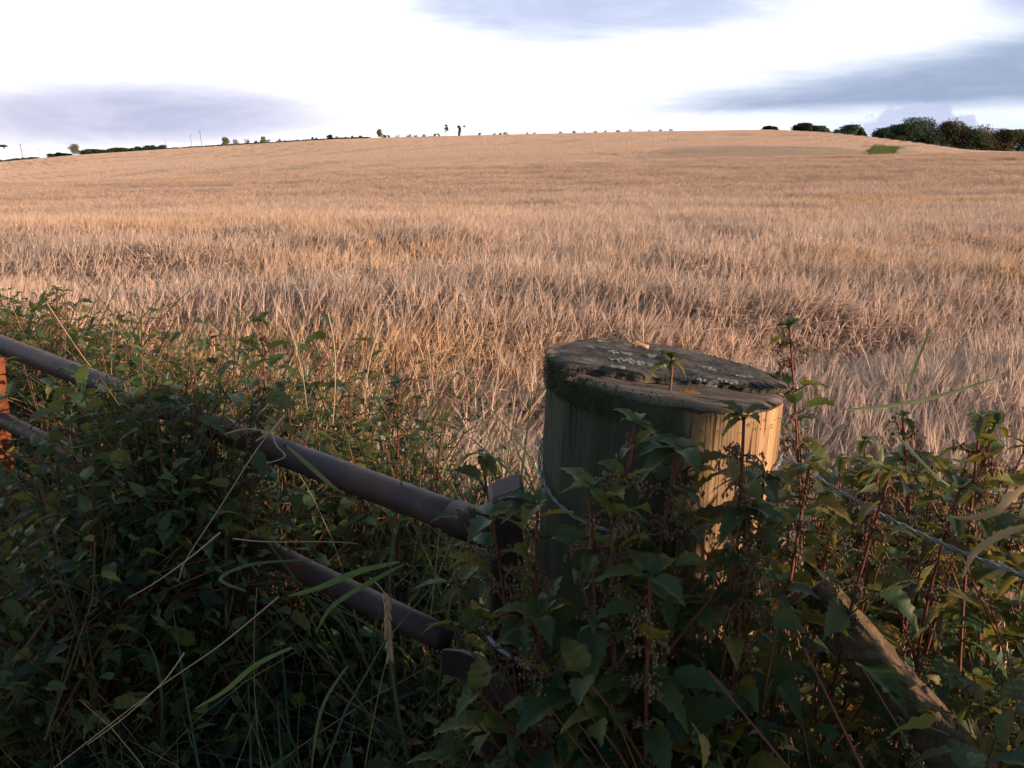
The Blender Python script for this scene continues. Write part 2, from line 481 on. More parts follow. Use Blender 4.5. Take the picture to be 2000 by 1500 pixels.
def canopy(x, y):
    """height of the crop's top at (x, y)"""
    x = np.asarray(x, float); y = np.asarray(y, float)
    u = np.clip(x / np.maximum(y, 0.5), -0.75, 0.75)
    vc = np.interp(u, U_KN, VC); vs = np.interp(u, U_KN, VS)
    zc = 1.55 + YC * vc
    E = 1.55
    l = lambda a, k: a * (1 - k) + k
    top = CROP_H - 0.06
    Z = [0 * u + top, 0 * u + top, 0 * u + top, E + 18 * (-0.0745 + (vc + 0.0375) * 0.4), E + 36 * (vc * 0.75 - 0.024), zc,
         E + 105 * vc - 1.6, E + 145 * vc - 0.7, E + 190 * (vc + (vs - vc) * 0.36), E + 290 * (vc + (vs - vc) * 0.80), E + YS * vs,
         E + 560 * vs - 7.0, E + 4000 * (vs - 0.02)]
    Z = np.array(Z)
    n = len(KY)
    kk = KY.reshape((n,) + (1,) * u.ndim)
    d = (Z[1:] - Z[:-1]) / (kk[1:] - kk[:-1])
    T = np.zeros_like(Z)
    T[1:-1] = np.where(d[1:] * d[:-1] > 0, 2 * d[1:] * d[:-1] / (d[1:] + d[:-1] + 1e-12), 0)
    T[-1] = d[-1]
    i = np.clip(np.searchsorted(KY, y) - 1, 0, n - 2)
    h = KY[i + 1] - KY[i]; t = np.clip((y - KY[i]) / h, 0, 1)
    take = lambda A, j: np.take_along_axis(A, j[None], 0)[0]
    z0, z1, m0, m1 = take(Z, i), take(Z, i + 1), take(T, i), take(T, i + 1)
    return (2 * t**3 - 3 * t**2 + 1) * z0 + (t**3 - 2 * t**2 + t) * h * m0 + (-2 * t**3 + 3 * t**2) * z1 + (t**3 - t**2) * h * m1


def ground_z(x, y): return canopy(x, y) - CROP_H


def build_ground():
    th = np.concatenate([np.arange(-180, -40, 5.0), np.arange(-40, 40, 0.5), np.arange(40, 180, 5.0)])
    rr = np.concatenate([[0.3], np.geomspace(1.0, 4000, 170)])
    TH, RR = np.meshgrid(np.radians(th), rr)
    X, Y = RR * np.sin(TH), RR * np.cos(TH)
    Z = ground_z(X, Y)
    nt, nr = len(th), len(rr)
    verts = np.stack([X, Y, Z], -1).reshape(-1, 3).tolist() + [(0, 0, 0)]
    faces = []
    for i in range(nr - 1):
        for j in range(nt):
            k = (j + 1) % nt
            faces.append((i * nt + j, (i + 1) * nt + j, (i + 1) * nt + k, i * nt + k))
    c = len(verts) - 1
    for j in range(nt): faces.append((c, j, (j + 1) % nt))
    b = MB(); b.v = verts; b.f = faces; b.t = [0.5] * len(faces); b.m = [0] * len(faces)
    me = b.mesh('ground', M['ground'])
    o = obj('ground', me); o['kind'] = 'structure'; o['label'] = 'bare soil and verge under the crop and weeds'; o['category'] = 'ground'


build_ground()

# fence line: through the gate's near end and its far end, on to the right past the strainer post
G0 = at_depth(950, 1035, 1.07); G1 = at_depth(0, 667, 1.90)
GD = Vector((G1.x - G0.x, G1.y - G0.y, 0)).normalized()        # along the gate, away from the post
GN = Vector((-GD.y, GD.x, 0))
if GN.y < 0: GN = -GN                                          # towards the field


def fence_dist(x, y): return (x - G0.x) * GN.x + (y - G0.y) * GN.y


def on_gate(px, py, off=0.0):
    """point of the gate's vertical plane seen at a photo pixel"""
    d = ray(px, py)
    o = Vector((G0.x, G0.y, 0)) + GN * off
    t = (o - EYE).dot(GN) / d.dot(GN)
    return EYE + d * t


# ------------------------------------------------------------------ geometry-node scatter for uncountable stuff
def scatter(name, protos, pts, rot, scl, idx, hue, label, cat):
    me = bpy.data.meshes.new(name)
    n = len(pts)
    me.vertices.add(n)
    me.vertices.foreach_set('co', np.asarray(pts, dtype=np.float32).ravel())
    for nm, ty, key, arr in (('rot', 'FLOAT_VECTOR', 'vector', rot), ('scl', 'FLOAT_VECTOR', 'vector', scl), ('idx', 'INT', 'value', idx), ('hue', 'FLOAT', 'value', hue)):
        a = me.attributes.new(nm, ty, 'POINT')
        a.data.foreach_set(key, np.asarray(arr, dtype=np.int32 if ty == 'INT' else np.float32).ravel())
    o = obj(name, me)
    ng = bpy.data.node_groups.new(name + '_scatter', 'GeometryNodeTree')
    ng.interface.new_socket('Geometry', in_out='INPUT', socket_type='NodeSocketGeometry')
    ng.interface.new_socket('Geometry', in_out='OUTPUT', socket_type='NodeSocketGeometry')
    N, L = ng.nodes, ng.links
    gi, go, jn = N.new('NodeGroupInput'), N.new('NodeGroupOutput'), N.new('GeometryNodeJoinGeometry')
    def named(nm, ty):
        a = N.new('GeometryNodeInputNamedAttribute'); a.data_type = ty; a.inputs[0].default_value = nm
        return a.outputs[0]
    ra, sa, ia = named('rot', 'FLOAT_VECTOR'), named('scl', 'FLOAT_VECTOR'), named('idx', 'INT')
    e2r = N.new('FunctionNodeEulerToRotation'); L.new(ra, e2r.inputs[0])
    for k, pm in enumerate(protos):
        src = bpy.data.objects.new(pm.name, pm)           # carries the mesh into the node tree; never linked to the scene
        oi = N.new('GeometryNodeObjectInfo'); oi.inputs['Object'].default_value = src
        cmp_ = N.new('FunctionNodeCompare'); cmp_.data_type = 'INT'; cmp_.operation = 'EQUAL'
        L.new(ia, cmp_.inputs[2]); cmp_.inputs[3].default_value = k
        ip = N.new('GeometryNodeInstanceOnPoints')
        L.new(gi.outputs[0], ip.inputs['Points']); L.new(cmp_.outputs[0], ip.inputs['Selection'])
        L.new(oi.outputs['Geometry'], ip.inputs['Instance'])
        L.new(e2r.outputs[0], ip.inputs['Rotation']); L.new(sa, ip.inputs['Scale'])
        L.new(ip.outputs[0], jn.inputs[0])
    L.new(jn.outputs[0], go.inputs[0])
    md = o.modifiers.new('scatter', 'NODES'); md.node_group = ng
    tag(o, label, cat, kind='stuff')
    return o


# ------------------------------------------------------------------ barley
def stalk(b, rnd, bx, by, h, az, lean, nod, detail):
    """one barley stalk: stem, nodding ear, awns, dry leaf. detail 2 near, 1 middle distance"""
    dx, dy = math.cos(az), math.sin(az)
    ns = 11 if detail == 2 else 4
    pts = []; ang = lean * 0.2; x = y = 0.0; px_, pz = 0.0, 0.0
    z = 0.0
    seg = h / ns
    for i in range(ns + 1):
        pts.append(Vector((bx + dx * px_, by + dy * px_, pz)))
        k = i / ns
        ang = lean * (0.2 + 0.8 * k) + (max(0, k - 0.80) / 0.20) * nod * 0.75
        px_ += math.sin(ang) * seg; pz += math.cos(ang) * seg
    ts = rnd.uniform(0.25, 0.62)
    if detail == 2:
        b.tube(pts, [0.0019 - 0.0008 * i / ns for i in range(ns + 1)], 3, ts, caps=False)
    else:
        b.tube(pts[1:], [0.0030, 0.0028, 0.0026, 0.0022], 3, ts + 0.15, caps=False)
    # ear
    ne = 6 if detail == 2 else 3
    L = rnd.uniform(0.065, 0.095); ep = []; er = []
    p = pts[-1].copy(); a = ang
    for i in range(ne + 1):
        k = i / ne
        ep.append(p.copy())
        er.append((0.0039 if detail == 2 else 0.0060) * (0.35 + 0.65 * math.sin(math.pi * min(1, 0.18 + 0.82 * k)) if k < 1 else 0.25))
        a = ang + nod * 0.25 * min(1.0, k * 1.6)
        p = p + Vector((dx * math.sin(a), dy * math.sin(a), math.cos(a))) * (L / ne)
    b.tube(ep, er, 4 if detail == 2 else 3, rnd.uniform(0.62, 1.0), caps=False, flat=0.7)
    # awns fanned from the ear along its direction
    tdir = (ep[-1] - ep[-2]).normalized()
    sd = tdir.cross(Vector((rnd.uniform(-1, 1), rnd.uniform(-1, 1), 0.3))).normalized()
    for k in range(5 if detail == 2 else 2):
        s0 = ep[rnd.randrange(1, ne)]
        q = rnd.uniform(-0.14, 0.14)
        up = tdir.cross(sd) * rnd.uniform(-0.12, 0.12)
        e = s0 + (tdir + sd * q + up).normalized() * rnd.uniform(0.07, 0.11)
        w = sd.cross(tdir).normalized() * (0.0011 if detail == 2 else 0.0022)
        b.add([s0 - w, s0 + w, e], [(0, 1, 2)], rnd.uniform(0.6, 0.95))
    # a withered leaf hanging from the stem
    if rnd.random() < (0.45 if detail == 2 else 0.2):
        i0 = rnd.randrange(ns // 3, ns - 1) if detail == 2 else 1
        s0 = pts[i0]; aa = rnd.uniform(0, 6.28); ld = Vector((math.cos(aa), math.sin(aa), 0))
        ln = rnd.uniform(0.08, 0.2); lp = []; th = rnd.uniform(0.2, 0.8)
        q = s0.copy(); m_ = 5 if detail == 2 else 3
        for i in range(m_):
            lp.append(q.copy())
            q = q + (ld * math.sin(th) + Vector((0, 0, math.cos(th)))) * (ln / m_); th += rnd.uniform(0.3, 0.9)
        sv = ld.cross(Vector((0, 0, 1)))
        b.ribbon(lp, [0.004 + 0.004 * math.sin(math.pi * (i + 0.5) / m_) for i in range(m_)], sv, rnd.uniform(0.2, 0.6))


def build_barley():
    rnd = random.Random(3)
    protos = []
    NEAR, MID, FAR = 10, 6, 5
    for k in range(NEAR):
        b = MB()
        lodge = 0.05 if k < 7 else 0.55
        base_az = rnd.uniform(-0.8, 0.8) + (math.pi if rnd.random() < 0.35 else 0)
        for i in range(26):
            r = 0.125 * math.sqrt(rnd.random()); a = rnd.uniform(0, 6.28)
            stalk(b, rnd, r * math.cos(a), r * math.sin(a), rnd.triangular(0.62, 0.80, 0.79), base_az + rnd.gauss(0, 0.9), abs(rnd.gauss(lodge, 0.10)), rnd.choice([0.25, 0.5, 1.5, 2.6, 2.8, 2.9, 3.0, 3.05]) * rnd.uniform(0.92, 1.03), 2)
        protos.append(b.mesh('barley_tuft', M['barley']))
    for k in range(MID):
        b = MB()
        base_az = rnd.uniform(-0.6, 0.6)
        for i in range(330):
            stalk(b, rnd, rnd.uniform(-0.55, 0.55), rnd.uniform(-0.55, 0.55), rnd.triangular(0.62, 0.80, 0.78), base_az + rnd.gauss(0, 0.8), abs(rnd.gauss(0.06, 0.09)), rnd.choice([0.4, 1.2, 2.4, 2.8, 3.0]), 1)
        protos.append(b.mesh('barley_patch', M['barley']))
    for k in range(FAR):
        b = MB()
        for i in range(2300):
            x, y = rnd.uniform(-2.6, 2.6), rnd.uniform(-2.6, 2.6)
            a = rnd.uniform(0, 6.28); s = Vector((math.cos(a), math.sin(a), 0)) * rnd.uniform(0.012, 0.028)
            h = rnd.uniform(0.62, 0.82); l = Vector((rnd.gauss(0, 0.14), rnd.gauss(0, 0.14), 0)); p = Vector((x, y, 0))
            t = rnd.uniform(0.4, 0.9)
            m = p + l * 0.5 + Vector((0, 0, h * 0.8)); e = p + l * 1.3 + Vector((0, 0, h))
            b.add([p + Vector((0, 0, 0.2)) - s * 0.5, p + Vector((0, 0, 0.2)) + s * 0.5, m + s, m - s, e + s * 0.3 - Vector((0, 0, 0.06)), e - s * 0.3], [(0, 1, 2, 3), (3, 2, 4, 5)], [t * 0.8, t])
        protos.append(b.mesh('barley_stand', M['barley'], smooth=False))

    rs = np.random.RandomState(5)
    P, ROT, SC, ID, HU = [], [], [], [], []

    def streak(x, y):
        """low, wind-laid hollows drawn out across the view"""
        return vnoise(x, y * 2.6, 2.6, 3) * 0.65 + vnoise(x, y * 2.0, 0.9, 8) * 0.35

    # near: single tufts
    n = 115000
    Y = 1.2 + 26.0 * np.sqrt(rs.rand(n)); U = rs.uniform(-0.66, 0.66, n); X = U * Y
    fd = fence_dist(X, Y)
    keep = (fd > 0.50 + 0.22 * vnoise(X, Y, 0.35, 2)) & (rs.rand(n) < (27.5 - Y) / 13.0)
    # extra density in the first metres
    n2 = 4200
    Y2 = 1.2 + 4.0 * rs.rand(n2); X2 = rs.uniform(-0.75, 0.75, n2) * Y2
    k2 = fence_dist(X2, Y2) > 0.50 + 0.22 * vnoise(X2, Y2, 0.35, 2)
    X = np.concatenate([X[keep], X2[k2]]); Y = np.concatenate([Y[keep], Y2[k2]])
    n = len(X)
    st = streak(X, Y)
    laid = st < 0.29
    far_ = np.clip((Y - 5) / 9, 0, 1)
    hs = np.clip(0.82 + 0.50 * (st - 0.35), 0.72, 1.03) * (1 - 0.45 * far_) + 0.45 * 0.92 * far_
    hs = hs * rs.uniform(0.95, 1.05, n)
    # hollows and golden wind-combed stands of this field: x0, x1, y0, y1, height factor, gold
    gold = np.zeros(n)
    for x0, x1, y0, y1, hf, gd in ((0.5, 2.7, 8.3, 9.8, 0.80, -0.30), (-2.0, -1.1, 9.2, 9.9, 0.84, -0.25), (-3.2, -1.2, 8.0, 8.7, 0.84, -0.25), (-0.7, 0.05, 6.4, 6.9, 0.84, -0.2), (2.9, 4.6, 9.6, 10.6, 0.86, -0.25),
                                   (1.4, 3.8, 5.6, 7.4, 1.0, 0.55), (0.1, 1.3, 6.2, 7.0, 1.0, 0.4), (-1.2, -0.2, 6.8, 7.6, 1.0, 0.35)):
        q = ((X - (x0 + x1) / 2) / ((x1 - x0) / 2)) ** 2 + ((Y - (y0 + y1) / 2) / ((y1 - y0) / 2)) ** 2 + 1.6 * (vnoise(X, Y, 0.5, 14) - 0.5)
        k = np.clip((1.2 - q) / 0.6, 0, 1)
        hs = hs * (1 - k * (1 - hf)); gold += k * gd
        laid = laid | ((k > 0.5) & (gd > 0) & (rs.rand(n) < 0.5))
    idx = np.where(laid | (rs.rand(n) < 0.04), rs.randint(7, NEAR, n), rs.randint(0, 7, n))
    wind = (vnoise(X, Y, 2.2, 11) - 0.5) * 2.2
    rz = np.where(gold > 0.1, rs.normal(-0.5, 0.4, n), wind + rs.uniform(-0.9, 0.9, n))
    P.append(np.stack([X, Y, ground_z(X, Y)], 1)); ROT.append(np.stack([rs.normal(0, .05, n), rs.normal(0, .05, n) + 0.03, rz], 1))
    w = rs.uniform(0.9, 1.15, n)
    SC.append(np.stack([w, w, hs], 1)); ID.append(idx)
    HU.append(np.clip(0.50 + gold + 1.0 * (vnoise(X, Y * 1.6, 1.7, 21) - 0.5) + rs.normal(0, .08, n), 0, 1))
    # middle distance: metre patches up to and over the crest of the near field
    gx, gy = [], []
    y = 13.6
    while y < 84:
        xs = np.arange(-0.68 * y, 0.68 * y, 0.85)
        gx.append(xs + rs.uniform(-.25, .25, len(xs))); gy.append(np.full(len(xs), y) + rs.uniform(-.25, .25, len(xs)))
        y += 0.85
    X = np.concatenate(gx); Y = np.concatenate(gy); n = len(X)
    st = vnoise(X, Y * 1.8, 5.0, 3) * 0.5 + vnoise(X, Y, 1.6, 8) * 0.5
    P.append(np.stack([X, Y, ground_z(X, Y)], 1))
    ROT.append(np.stack([rs.normal(0, .03, n), rs.normal(0, .03, n), rs.choice([0, 0.3, -0.3, math.pi], n) + rs.normal(0, .2, n)], 1))
    SC.append(np.stack([np.ones(n), np.ones(n), np.clip(0.86 + 0.34 * (st - 0.4), 0.78, 1.0)], 1))
    ID.append(NEAR + rs.randint(0, MID, n))
    HU.append(np.clip(0.52 + 0.55 * (vnoise(X, Y, 6, 21) - 0.5) + rs.normal(0, .07, n), 0, 1))
    scatter('barley_crop', protos[:NEAR + MID], np.concatenate(P), np.concatenate(ROT), np.concatenate(SC), np.concatenate(ID), np.concatenate(HU),
            'ripe tawny barley with nodding ears filling the near field', 'barley')
    # far hillside
    gx, gy = [], []
    y = 84.0
    while y < 415:
        st_ = 2.2 if y < 230 else 4.4
        xs = np.arange(-0.62 * y, 0.62 * y, st_)
        gx.append(xs + rs.uniform(-.2, .2, len(xs)) * st_); gy.append(np.full(len(xs), y) + rs.uniform(-.2, .2, len(xs)) * st_)
        y += st_
    X = np.concatenate(gx); Y = np.concatenate(gy)
    pxc = 1000 + F * 1.033 * X / Y
    rowk = photo_row(X, Y)
    keep = ~((pxc > 1880) & (Y > 375)) & ~green_zone(X, Y)
    # narrow wheelings left by the sprayer
    for (xa, ra, xb, rb) in ((1135, 292.5, 1215, 302), (1640, 281, 1695, 288), (1640, 286, 1700, 293.5)):
        keep &= ~((pxc > xa) & (pxc < xb) & (np.abs(rowk - ra - (pxc - xa) * (rb - ra) / (xb - xa)) < 0.7))
    X, Y = X[keep], Y[keep]; n = len(X); pxc = pxc[keep]
    P = np.stack([X, Y, ground_z(X, Y)], 1)
    st = vnoise(X * 0.5, Y * 1.3, 12, 4)
    hue = 0.47 + 0.13 * np.sin(2 * np.pi * (X * 0.92 - Y * 0.22) / 13.0) + 0.5 * (vnoise(X * 0.45, Y * 1.6, 26, 31) - 0.5) + rs.normal(0, .05, n)
    # shaded fold low on the right of the hill, painted as grey-brown crop
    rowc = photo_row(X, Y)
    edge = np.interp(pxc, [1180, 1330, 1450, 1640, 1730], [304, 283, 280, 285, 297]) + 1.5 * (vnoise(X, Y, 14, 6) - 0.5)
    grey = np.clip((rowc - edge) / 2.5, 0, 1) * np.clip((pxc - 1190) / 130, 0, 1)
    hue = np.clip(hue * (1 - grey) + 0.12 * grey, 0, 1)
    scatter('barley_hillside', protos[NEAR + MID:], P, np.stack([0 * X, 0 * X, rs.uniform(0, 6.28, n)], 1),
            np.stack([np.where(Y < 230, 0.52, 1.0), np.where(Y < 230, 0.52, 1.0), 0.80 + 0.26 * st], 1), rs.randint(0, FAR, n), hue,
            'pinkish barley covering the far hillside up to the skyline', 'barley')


def photo_row(x, y):
    v = (canopy(x, y) - 1.55) / np.maximum(y, 1)
    return 750 - F * (sp + v * cp) / (cp - v * sp)


def green_zone(x, y):
    px = 1000 + F * 1.033 * x / np.maximum(y, 1)
    row = photo_row(x, y)
    return (px > 1690 + 5 * np.sin(row * 1.9)) & (px < 1776 - (row - 284) * 0.4) & (row > 280.5 + (px - 1690) * 0.02) & (y > 90) & (y < 300)


build_barley()


def build_green_patch():
    rnd = random.Random(8)
    protos = []
    for k in range(3):
        b = MB()
        for i in range(900):
            x, y = rnd.uniform(-1.4, 1.4), rnd.uniform(-1.4, 1.4); a = rnd.uniform(0, 6.28)
            s = Vector((math.cos(a), math.sin(a), 0)) * 0.03; p = Vector((x, y, 0)); h = rnd.uniform(0.35, 0.6)
            b.add([p - s, p + s, p + s * 0.3 + Vector((rnd.gauss(0, .1), rnd.gauss(0, .1), h))], [(0, 1, 2)], rnd.random())
        protos.append(b.mesh('green_tuft', M['green_crop'], smooth=False))
    rs = np.random.RandomState(2)
    X, Y = np.meshgrid(np.arange(30, 150, 2.0), np.arange(90, 304, 2.0)); X, Y = X.ravel(), Y.ravel()
    k = green_zone(X, Y); X, Y = X[k], Y[k]; n = len(X)
    scatter('green_weeds', protos, np.stack([X, Y, ground_z(X, Y)], 1), np.stack([0 * X, 0 * X, rs.uniform(0, 6, n)], 1), np.ones((n, 3)), rs.randint(0, 3, n), rs.rand(n),
            'bright green weedy patch in the barley below the wood', 'green patch')


build_green_patch()


# ------------------------------------------------------------------ trees and shrubs of the skyline
def crown_mesh(rnd, w, h, n, size, mat, base=0.0, lobes=9, squash=1.0, name='crown'):
    """many leaf sprays spread through overlapping lobes: w x h crown standing from base"""
    b = MB(); L = []
    for i in range(lobes):
        a = rnd.uniform(0, 6.28); k = rnd.random()
        r = 0.5 * w * 0.62 * math.sqrt(rnd.random())
        z = base + h * (rnd.uniform(0.22, 0.82) if base > 0.1 * h else rnd.uniform(0.05, 0.84))
        lim = 1.0 - 0.55 * abs((z - base) / h - (0.42 if base > 0.1 * h else 0.25))
        L.append((Vector((r * lim * math.cos(a), r * lim * math.sin(a), z)), w * rnd.uniform(0.15, 0.27), rnd.uniform(-0.18, 0.18)))
    L.append((Vector((0, 0, base + h * 0.5)), w * 0.30, 0.0))
    for i in range(n):
        c, r, dt = L[rnd.randrange(len(L))]
        d = Vector((rnd.gauss(0, 1), rnd.gauss(0, 1), rnd.gauss(0, 1))).normalized() * (r * rnd.uniform(0.45, 1.05))
        d.z *= squash * min(1.0, h / w + 0.2)
        p = c + d
        if p.z < base * 0.9: p.z = base * 0.9 + rnd.random() * 0.1 * h
        if p.z > base + h: p.z = base + h * rnd.uniform(0.9, 1.0)
        u = Vector((rnd.gauss(0, 1), rnd.gauss(0, 1), rnd.gauss(0, 1))).normalized(); v = u.orthogonal().normalized()
        s = size * rnd.uniform(0.6, 1.3)
        b.add([p - u * s, p + v * s * 0.5, p + u * s, p - v * s * 0.5], [(0, 1, 2, 3)], min(1, max(0, rnd.uniform(0.1, 0.7) + dt)))
    return b.mesh(name, mat, smooth=False)


def trunk_mesh(rnd, h, r, w, limbs=5):
    b = MB()
    pts = [Vector((rnd.gauss(0, .03) * i, rnd.gauss(0, .03) * i, h * i / 5)) for i in range(6)]
    b.tube(pts, [r * (1.25 - 0.2 * i) for i in range(6)], 7, 0.5)
    for k in range(limbs):
        a = rnd.uniform(0, 6.28); z = h * rnd.uniform(0.35, 0.8)
        s = Vector((0, 0, z)); e = Vector((math.cos(a) * w * 0.35, math.sin(a) * w * 0.35, z + h * rnd.uniform(0.25, 0.5)))
        b.tube([s, s.lerp(e, 0.5) + Vector((0, 0, h * 0.06)), e], [r * 0.45, r * 0.3, r * 0.12], 5, 0.5)
    return b.mesh('trunk', M['bark'])


def sky_point(px, row, Y=YS):
    u = (px - 1000) / F
    p = at(px, row, Y)
    p.z = float(ground_z(p.x, p.y))
    return p


def tree(name, label, cat, px, top, bot, wpx, mat, group=None, Y=YS, n=700, leaf=None, trunk=True, base_k=0.12, seed=0, lobes=9):
    rnd = random.Random(seed * 31 + int(px))
    g = sky_point(px, bot, Y)
    ztop = at(px, top, Y).z
    h = max(0.5, ztop - g.z); w = wpx / F * Y
    t = thing(name, label, cat, g, group)
    lf = leaf or max(0.10, 0.055 * min(w, h) + 0.06)
    obj('crown', crown_mesh(rnd, w, h * (1 - base_k), n, lf, M[mat], base=h * base_k, lobes=lobes), t)
    if trunk: obj('trunk', trunk_mesh(rnd, h * 0.62, max(0.06, 0.022 * h), w), t)
    return t


def build_skyline():
    W = 'trees of the wood on the right skyline'
    wood = [
        ('low dark bush alone on the brow, left of all the right-hand trees', 1506, 247, 254, 30, 'crown_black', None),
        ('dark domed tree on the brow, its foot cut off by barley', 1566, 241, 258, 46, 'crown_black', None),
        ('lower dark tree joined to the right side of the domed tree', 1602, 247, 261, 40, 'crown_green', None),
        ('broad green tree standing between the domed tree and the wood', 1652, 245, 266, 52, 'crown_green', None),
        ('slim grey-green tree touching the broad green tree', 1683, 249, 268, 16, 'crown_olive', None),
        ('low dark tree at the left tip of the wood', 1726, 254, 274, 34, 'crown_green', W),
        ('second tree from the left tip of the wood, dull green', 1757, 247, 277, 42, 'crown_green', W),
        ('tall green tree with a thin feathery top, left half of the wood', 1792, 233, 281, 54, 'crown_green', W),
        ('deep green tree right of the feathery one', 1824, 238, 285, 52, 'crown_green', W),
        ('rust-brown autumn tree in the middle of the wood', 1848, 241, 288, 36, 'crown_brown', W),
        ('tallest tree of the wood with a ragged leaning top', 1866, 231, 291, 46, 'crown_olive', W),
        ('dark broad tree standing forward at the end of the sloping brow', 1897, 251, 296, 54, 'crown_green', W),
        ('olive tree with a flat loose top, right of the forward tree', 1915, 247, 297, 52, 'crown_olive', W),
        ('brownish tree between the flat-topped tree and the last green ones', 1945, 254, 298, 44, 'crown_brown', W),
        ('rounded green tree, second from the right edge of the photo', 1972, 257, 298, 40, 'crown_olive', W),
        ('green tree cut by the right edge of the photo', 2000, 257, 299, 42, 'crown_green', W),
    ]
    for i, (lab, px, top, bot, w, mat, grp) in enumerate(wood):
        tree('tree', lab, 'tree', px, top - (4 if grp else 1), bot, w * (1.75 if grp else 1.2), mat, grp, n=4200, leaf=0.42, base_k=0.0, seed=i, trunk=True, lobes=16)
    # ragged top sprays of the two tallest trees
    # left skyline: named individuals
    tree('tree', 'rounded bare-looking tree with an open crown, far left skyline', 'tree', 145, 281, 303, 30, 'crown_pale', n=1300, leaf=0.24, base_k=0.22, seed=40)
    tree('tree', 'pale double-peaked tree, biggest of the left skyline bushes', 'tree', 444, 267.5, 284, 24, 'crown_pale', n=900, base_k=0.04, seed=41)
    tree('shrub', 'pale smaller bush leaning on the double-peaked tree', 'shrub', 459, 272, 283.5, 17, 'crown_pale', n=600, trunk=False, base_k=0.02, seed=42)
    tree('shrub', 'pale round bush on the skyline, right of a low black clump', 'shrub', 514, 266, 280, 19, 'crown_pale', n=700, trunk=False, base_k=0.02, seed=43)
    tree('tree', 'dark leaning round tree on the skyline above the field middle-left', 'tree', 644, 262, 272, 16, 'crown_black', n=600, base_k=0.15, seed=44)
    tree('tree', 'pale thumb-shaped tree standing alone on the middle skyline', 'tree', 743, 252, 268, 18, 'crown_pale', n=800, base_k=0.05, seed=45)
    tree('tree', 'thin upright spindle-shaped tree on the middle skyline', 'tree', 871, 240, 265, 10, 'crown_olive', n=600, leaf=0.18, base_k=0.28, seed=46)
    # ivy-clad broken snag beside it
    g = sky_point(896, 265)
    t = thing('tree', 'black crooked snag with a side twig, right of the spindle tree', 'tree', g)
    rnd = random.Random(77); b = MB(); hh = at(896, 246, YS).z - g.z
    spine = [(0, 0, 0), (0.1, 0, hh * 0.25), (0.35, 0, hh * 0.5), (0.55, 0, hh * 0.75), (0.2, 0, hh * 0.95), (-0.4, 0, hh * 0.93)]
    b.tube(spine, [0.55, 0.42, 0.5, 0.5, 0.5, 0.35], 8, 0.4)
    b.tube([(0.5, 0, hh * 0.78), (1.2, 0, hh * 0.9), (2.3, 0, hh * 0.95)], [0.07, 0.05, 0.03], 5, 0.4)
    b.tube([(0.1, 0, hh * 0.35), (-0.5, 0, hh * 0.42)], [0.1, 0.06], 5, 0.4)
    obj('trunk', b.mesh('trunk', M['bark']), t)
    b = MB()
    for i in range(420):
        k = rnd.random(); j = min(4, int(k * 5)); q = Vector(spine[j]).lerp(Vector(spine[j + 1]), k * 5 - j)
        if rnd.random() < 0.12: q = Vector((2.2, 0, hh * 0.95))
        if rnd.random() < 0.12: q = Vector((1.0, 0, 0.3))
        q += Vector((rnd.gauss(0, .3), rnd.gauss(0, .3), rnd.gauss(0, .3)))
        u = Vector((rnd.gauss(0, 1), rnd.gauss(0, 1), rnd.gauss(0, 1))).normalized() * 0.2; v = u.orthogonal().normalized() * 0.13
        b.add([q - u, q + v, q + u, q - v], [(0, 1, 2, 3)], rnd.random())
    obj('foliage', b.mesh('foliage', M['crown_black'], smooth=False), t)
    # small shrubs nobody can tell apart
    small = [(484, 273, 16), (500, 276, 6), (524, 273, 6), (545, 272.5, 9), (558, 274.5, 6), (580, 274, 7), (594, 273, 6), (611, 269, 6), (618, 269, 6), (660, 267, 12), (676, 268, 8),
             (688, 266, 6), (704, 265, 5), (716, 268, 9), (752, 264, 5), (759, 264, 5), (775, 264, 14), (799, 263, 12), (811, 264, 6), (828, 264, 7), (840, 264, 9), (849, 261.5, 7), (857, 261.5, 4),
             (937, 260, 6), (966, 260.5, 9), (977, 260, 5), (988, 258.5, 11), (1030, 259.5, 5), (1043, 259.5, 5), (1095, 258, 6), (1122, 256.5, 6), (1142, 256.5, 6), (1163, 256, 7), (1182, 255.5, 5),
             (1207, 254.5, 11), (1233, 253, 15), (1270, 253.5, 10), (1290, 253, 8), (1311, 253, 7)]
    for i, (px, top, w) in enumerate(small):
        bot = float(np.interp(px, SKY_PX, SKY_ROW)) + 2
        t = tree('shrub', 'small dark hedge shrub in the scattered line along the skyline', 'shrub', px, top - 1.6, bot, w + 5, 'crown_black' if i % 3 else 'crown_olive', 'small shrubs scattered along the skyline', n=300, trunk=False, base_k=0.0, seed=60 + i)
    # the old hedge on the far left, then its low remains
    def hedge(name, label, px0, px1, hpx, mat, seed, step=4.0):
        rnd = random.Random(seed); b = MB()
        o = sky_point(px0, 300)
        px = px0
        while px < px1:
            bot = sky_point(px, 300, YS + 2)
            hm = hpx * rnd.uniform(0.55, 1.25) / F * YS
            for i in range(170):
                q = bot - o + Vector((rnd.gauss(0, .5), rnd.gauss(0, .4), CROP_H * 0.6 + hm * rnd.random() ** 0.8))
                u = Vector((rnd.gauss(0, 1), rnd.gauss(0, 1), rnd.gauss(0, 1))).normalized() * 0.28; v = u.orthogonal().normalized() * 0.2
                b.add([q - u, q + v, q + u, q - v], [(0, 1, 2, 3)], rnd.random() * 0.7)
            px += step
        tag(obj(name, b.mesh(name, M[mat], smooth=False), loc=o), label, 'hedge')
    hedge('hedge', 'long bumpy dark green hedge running right from the open-crowned tree', 158, 326, 9, 'crown_green', 5)
    hedge('hedge', 'short dark hedge left of the open-crowned tree', 96, 138, 8, 'crown_green', 6)
    hedge('hedge', 'low broken hedge at the far left end of the skyline', -20, 76, 5, 'crown_olive', 7)
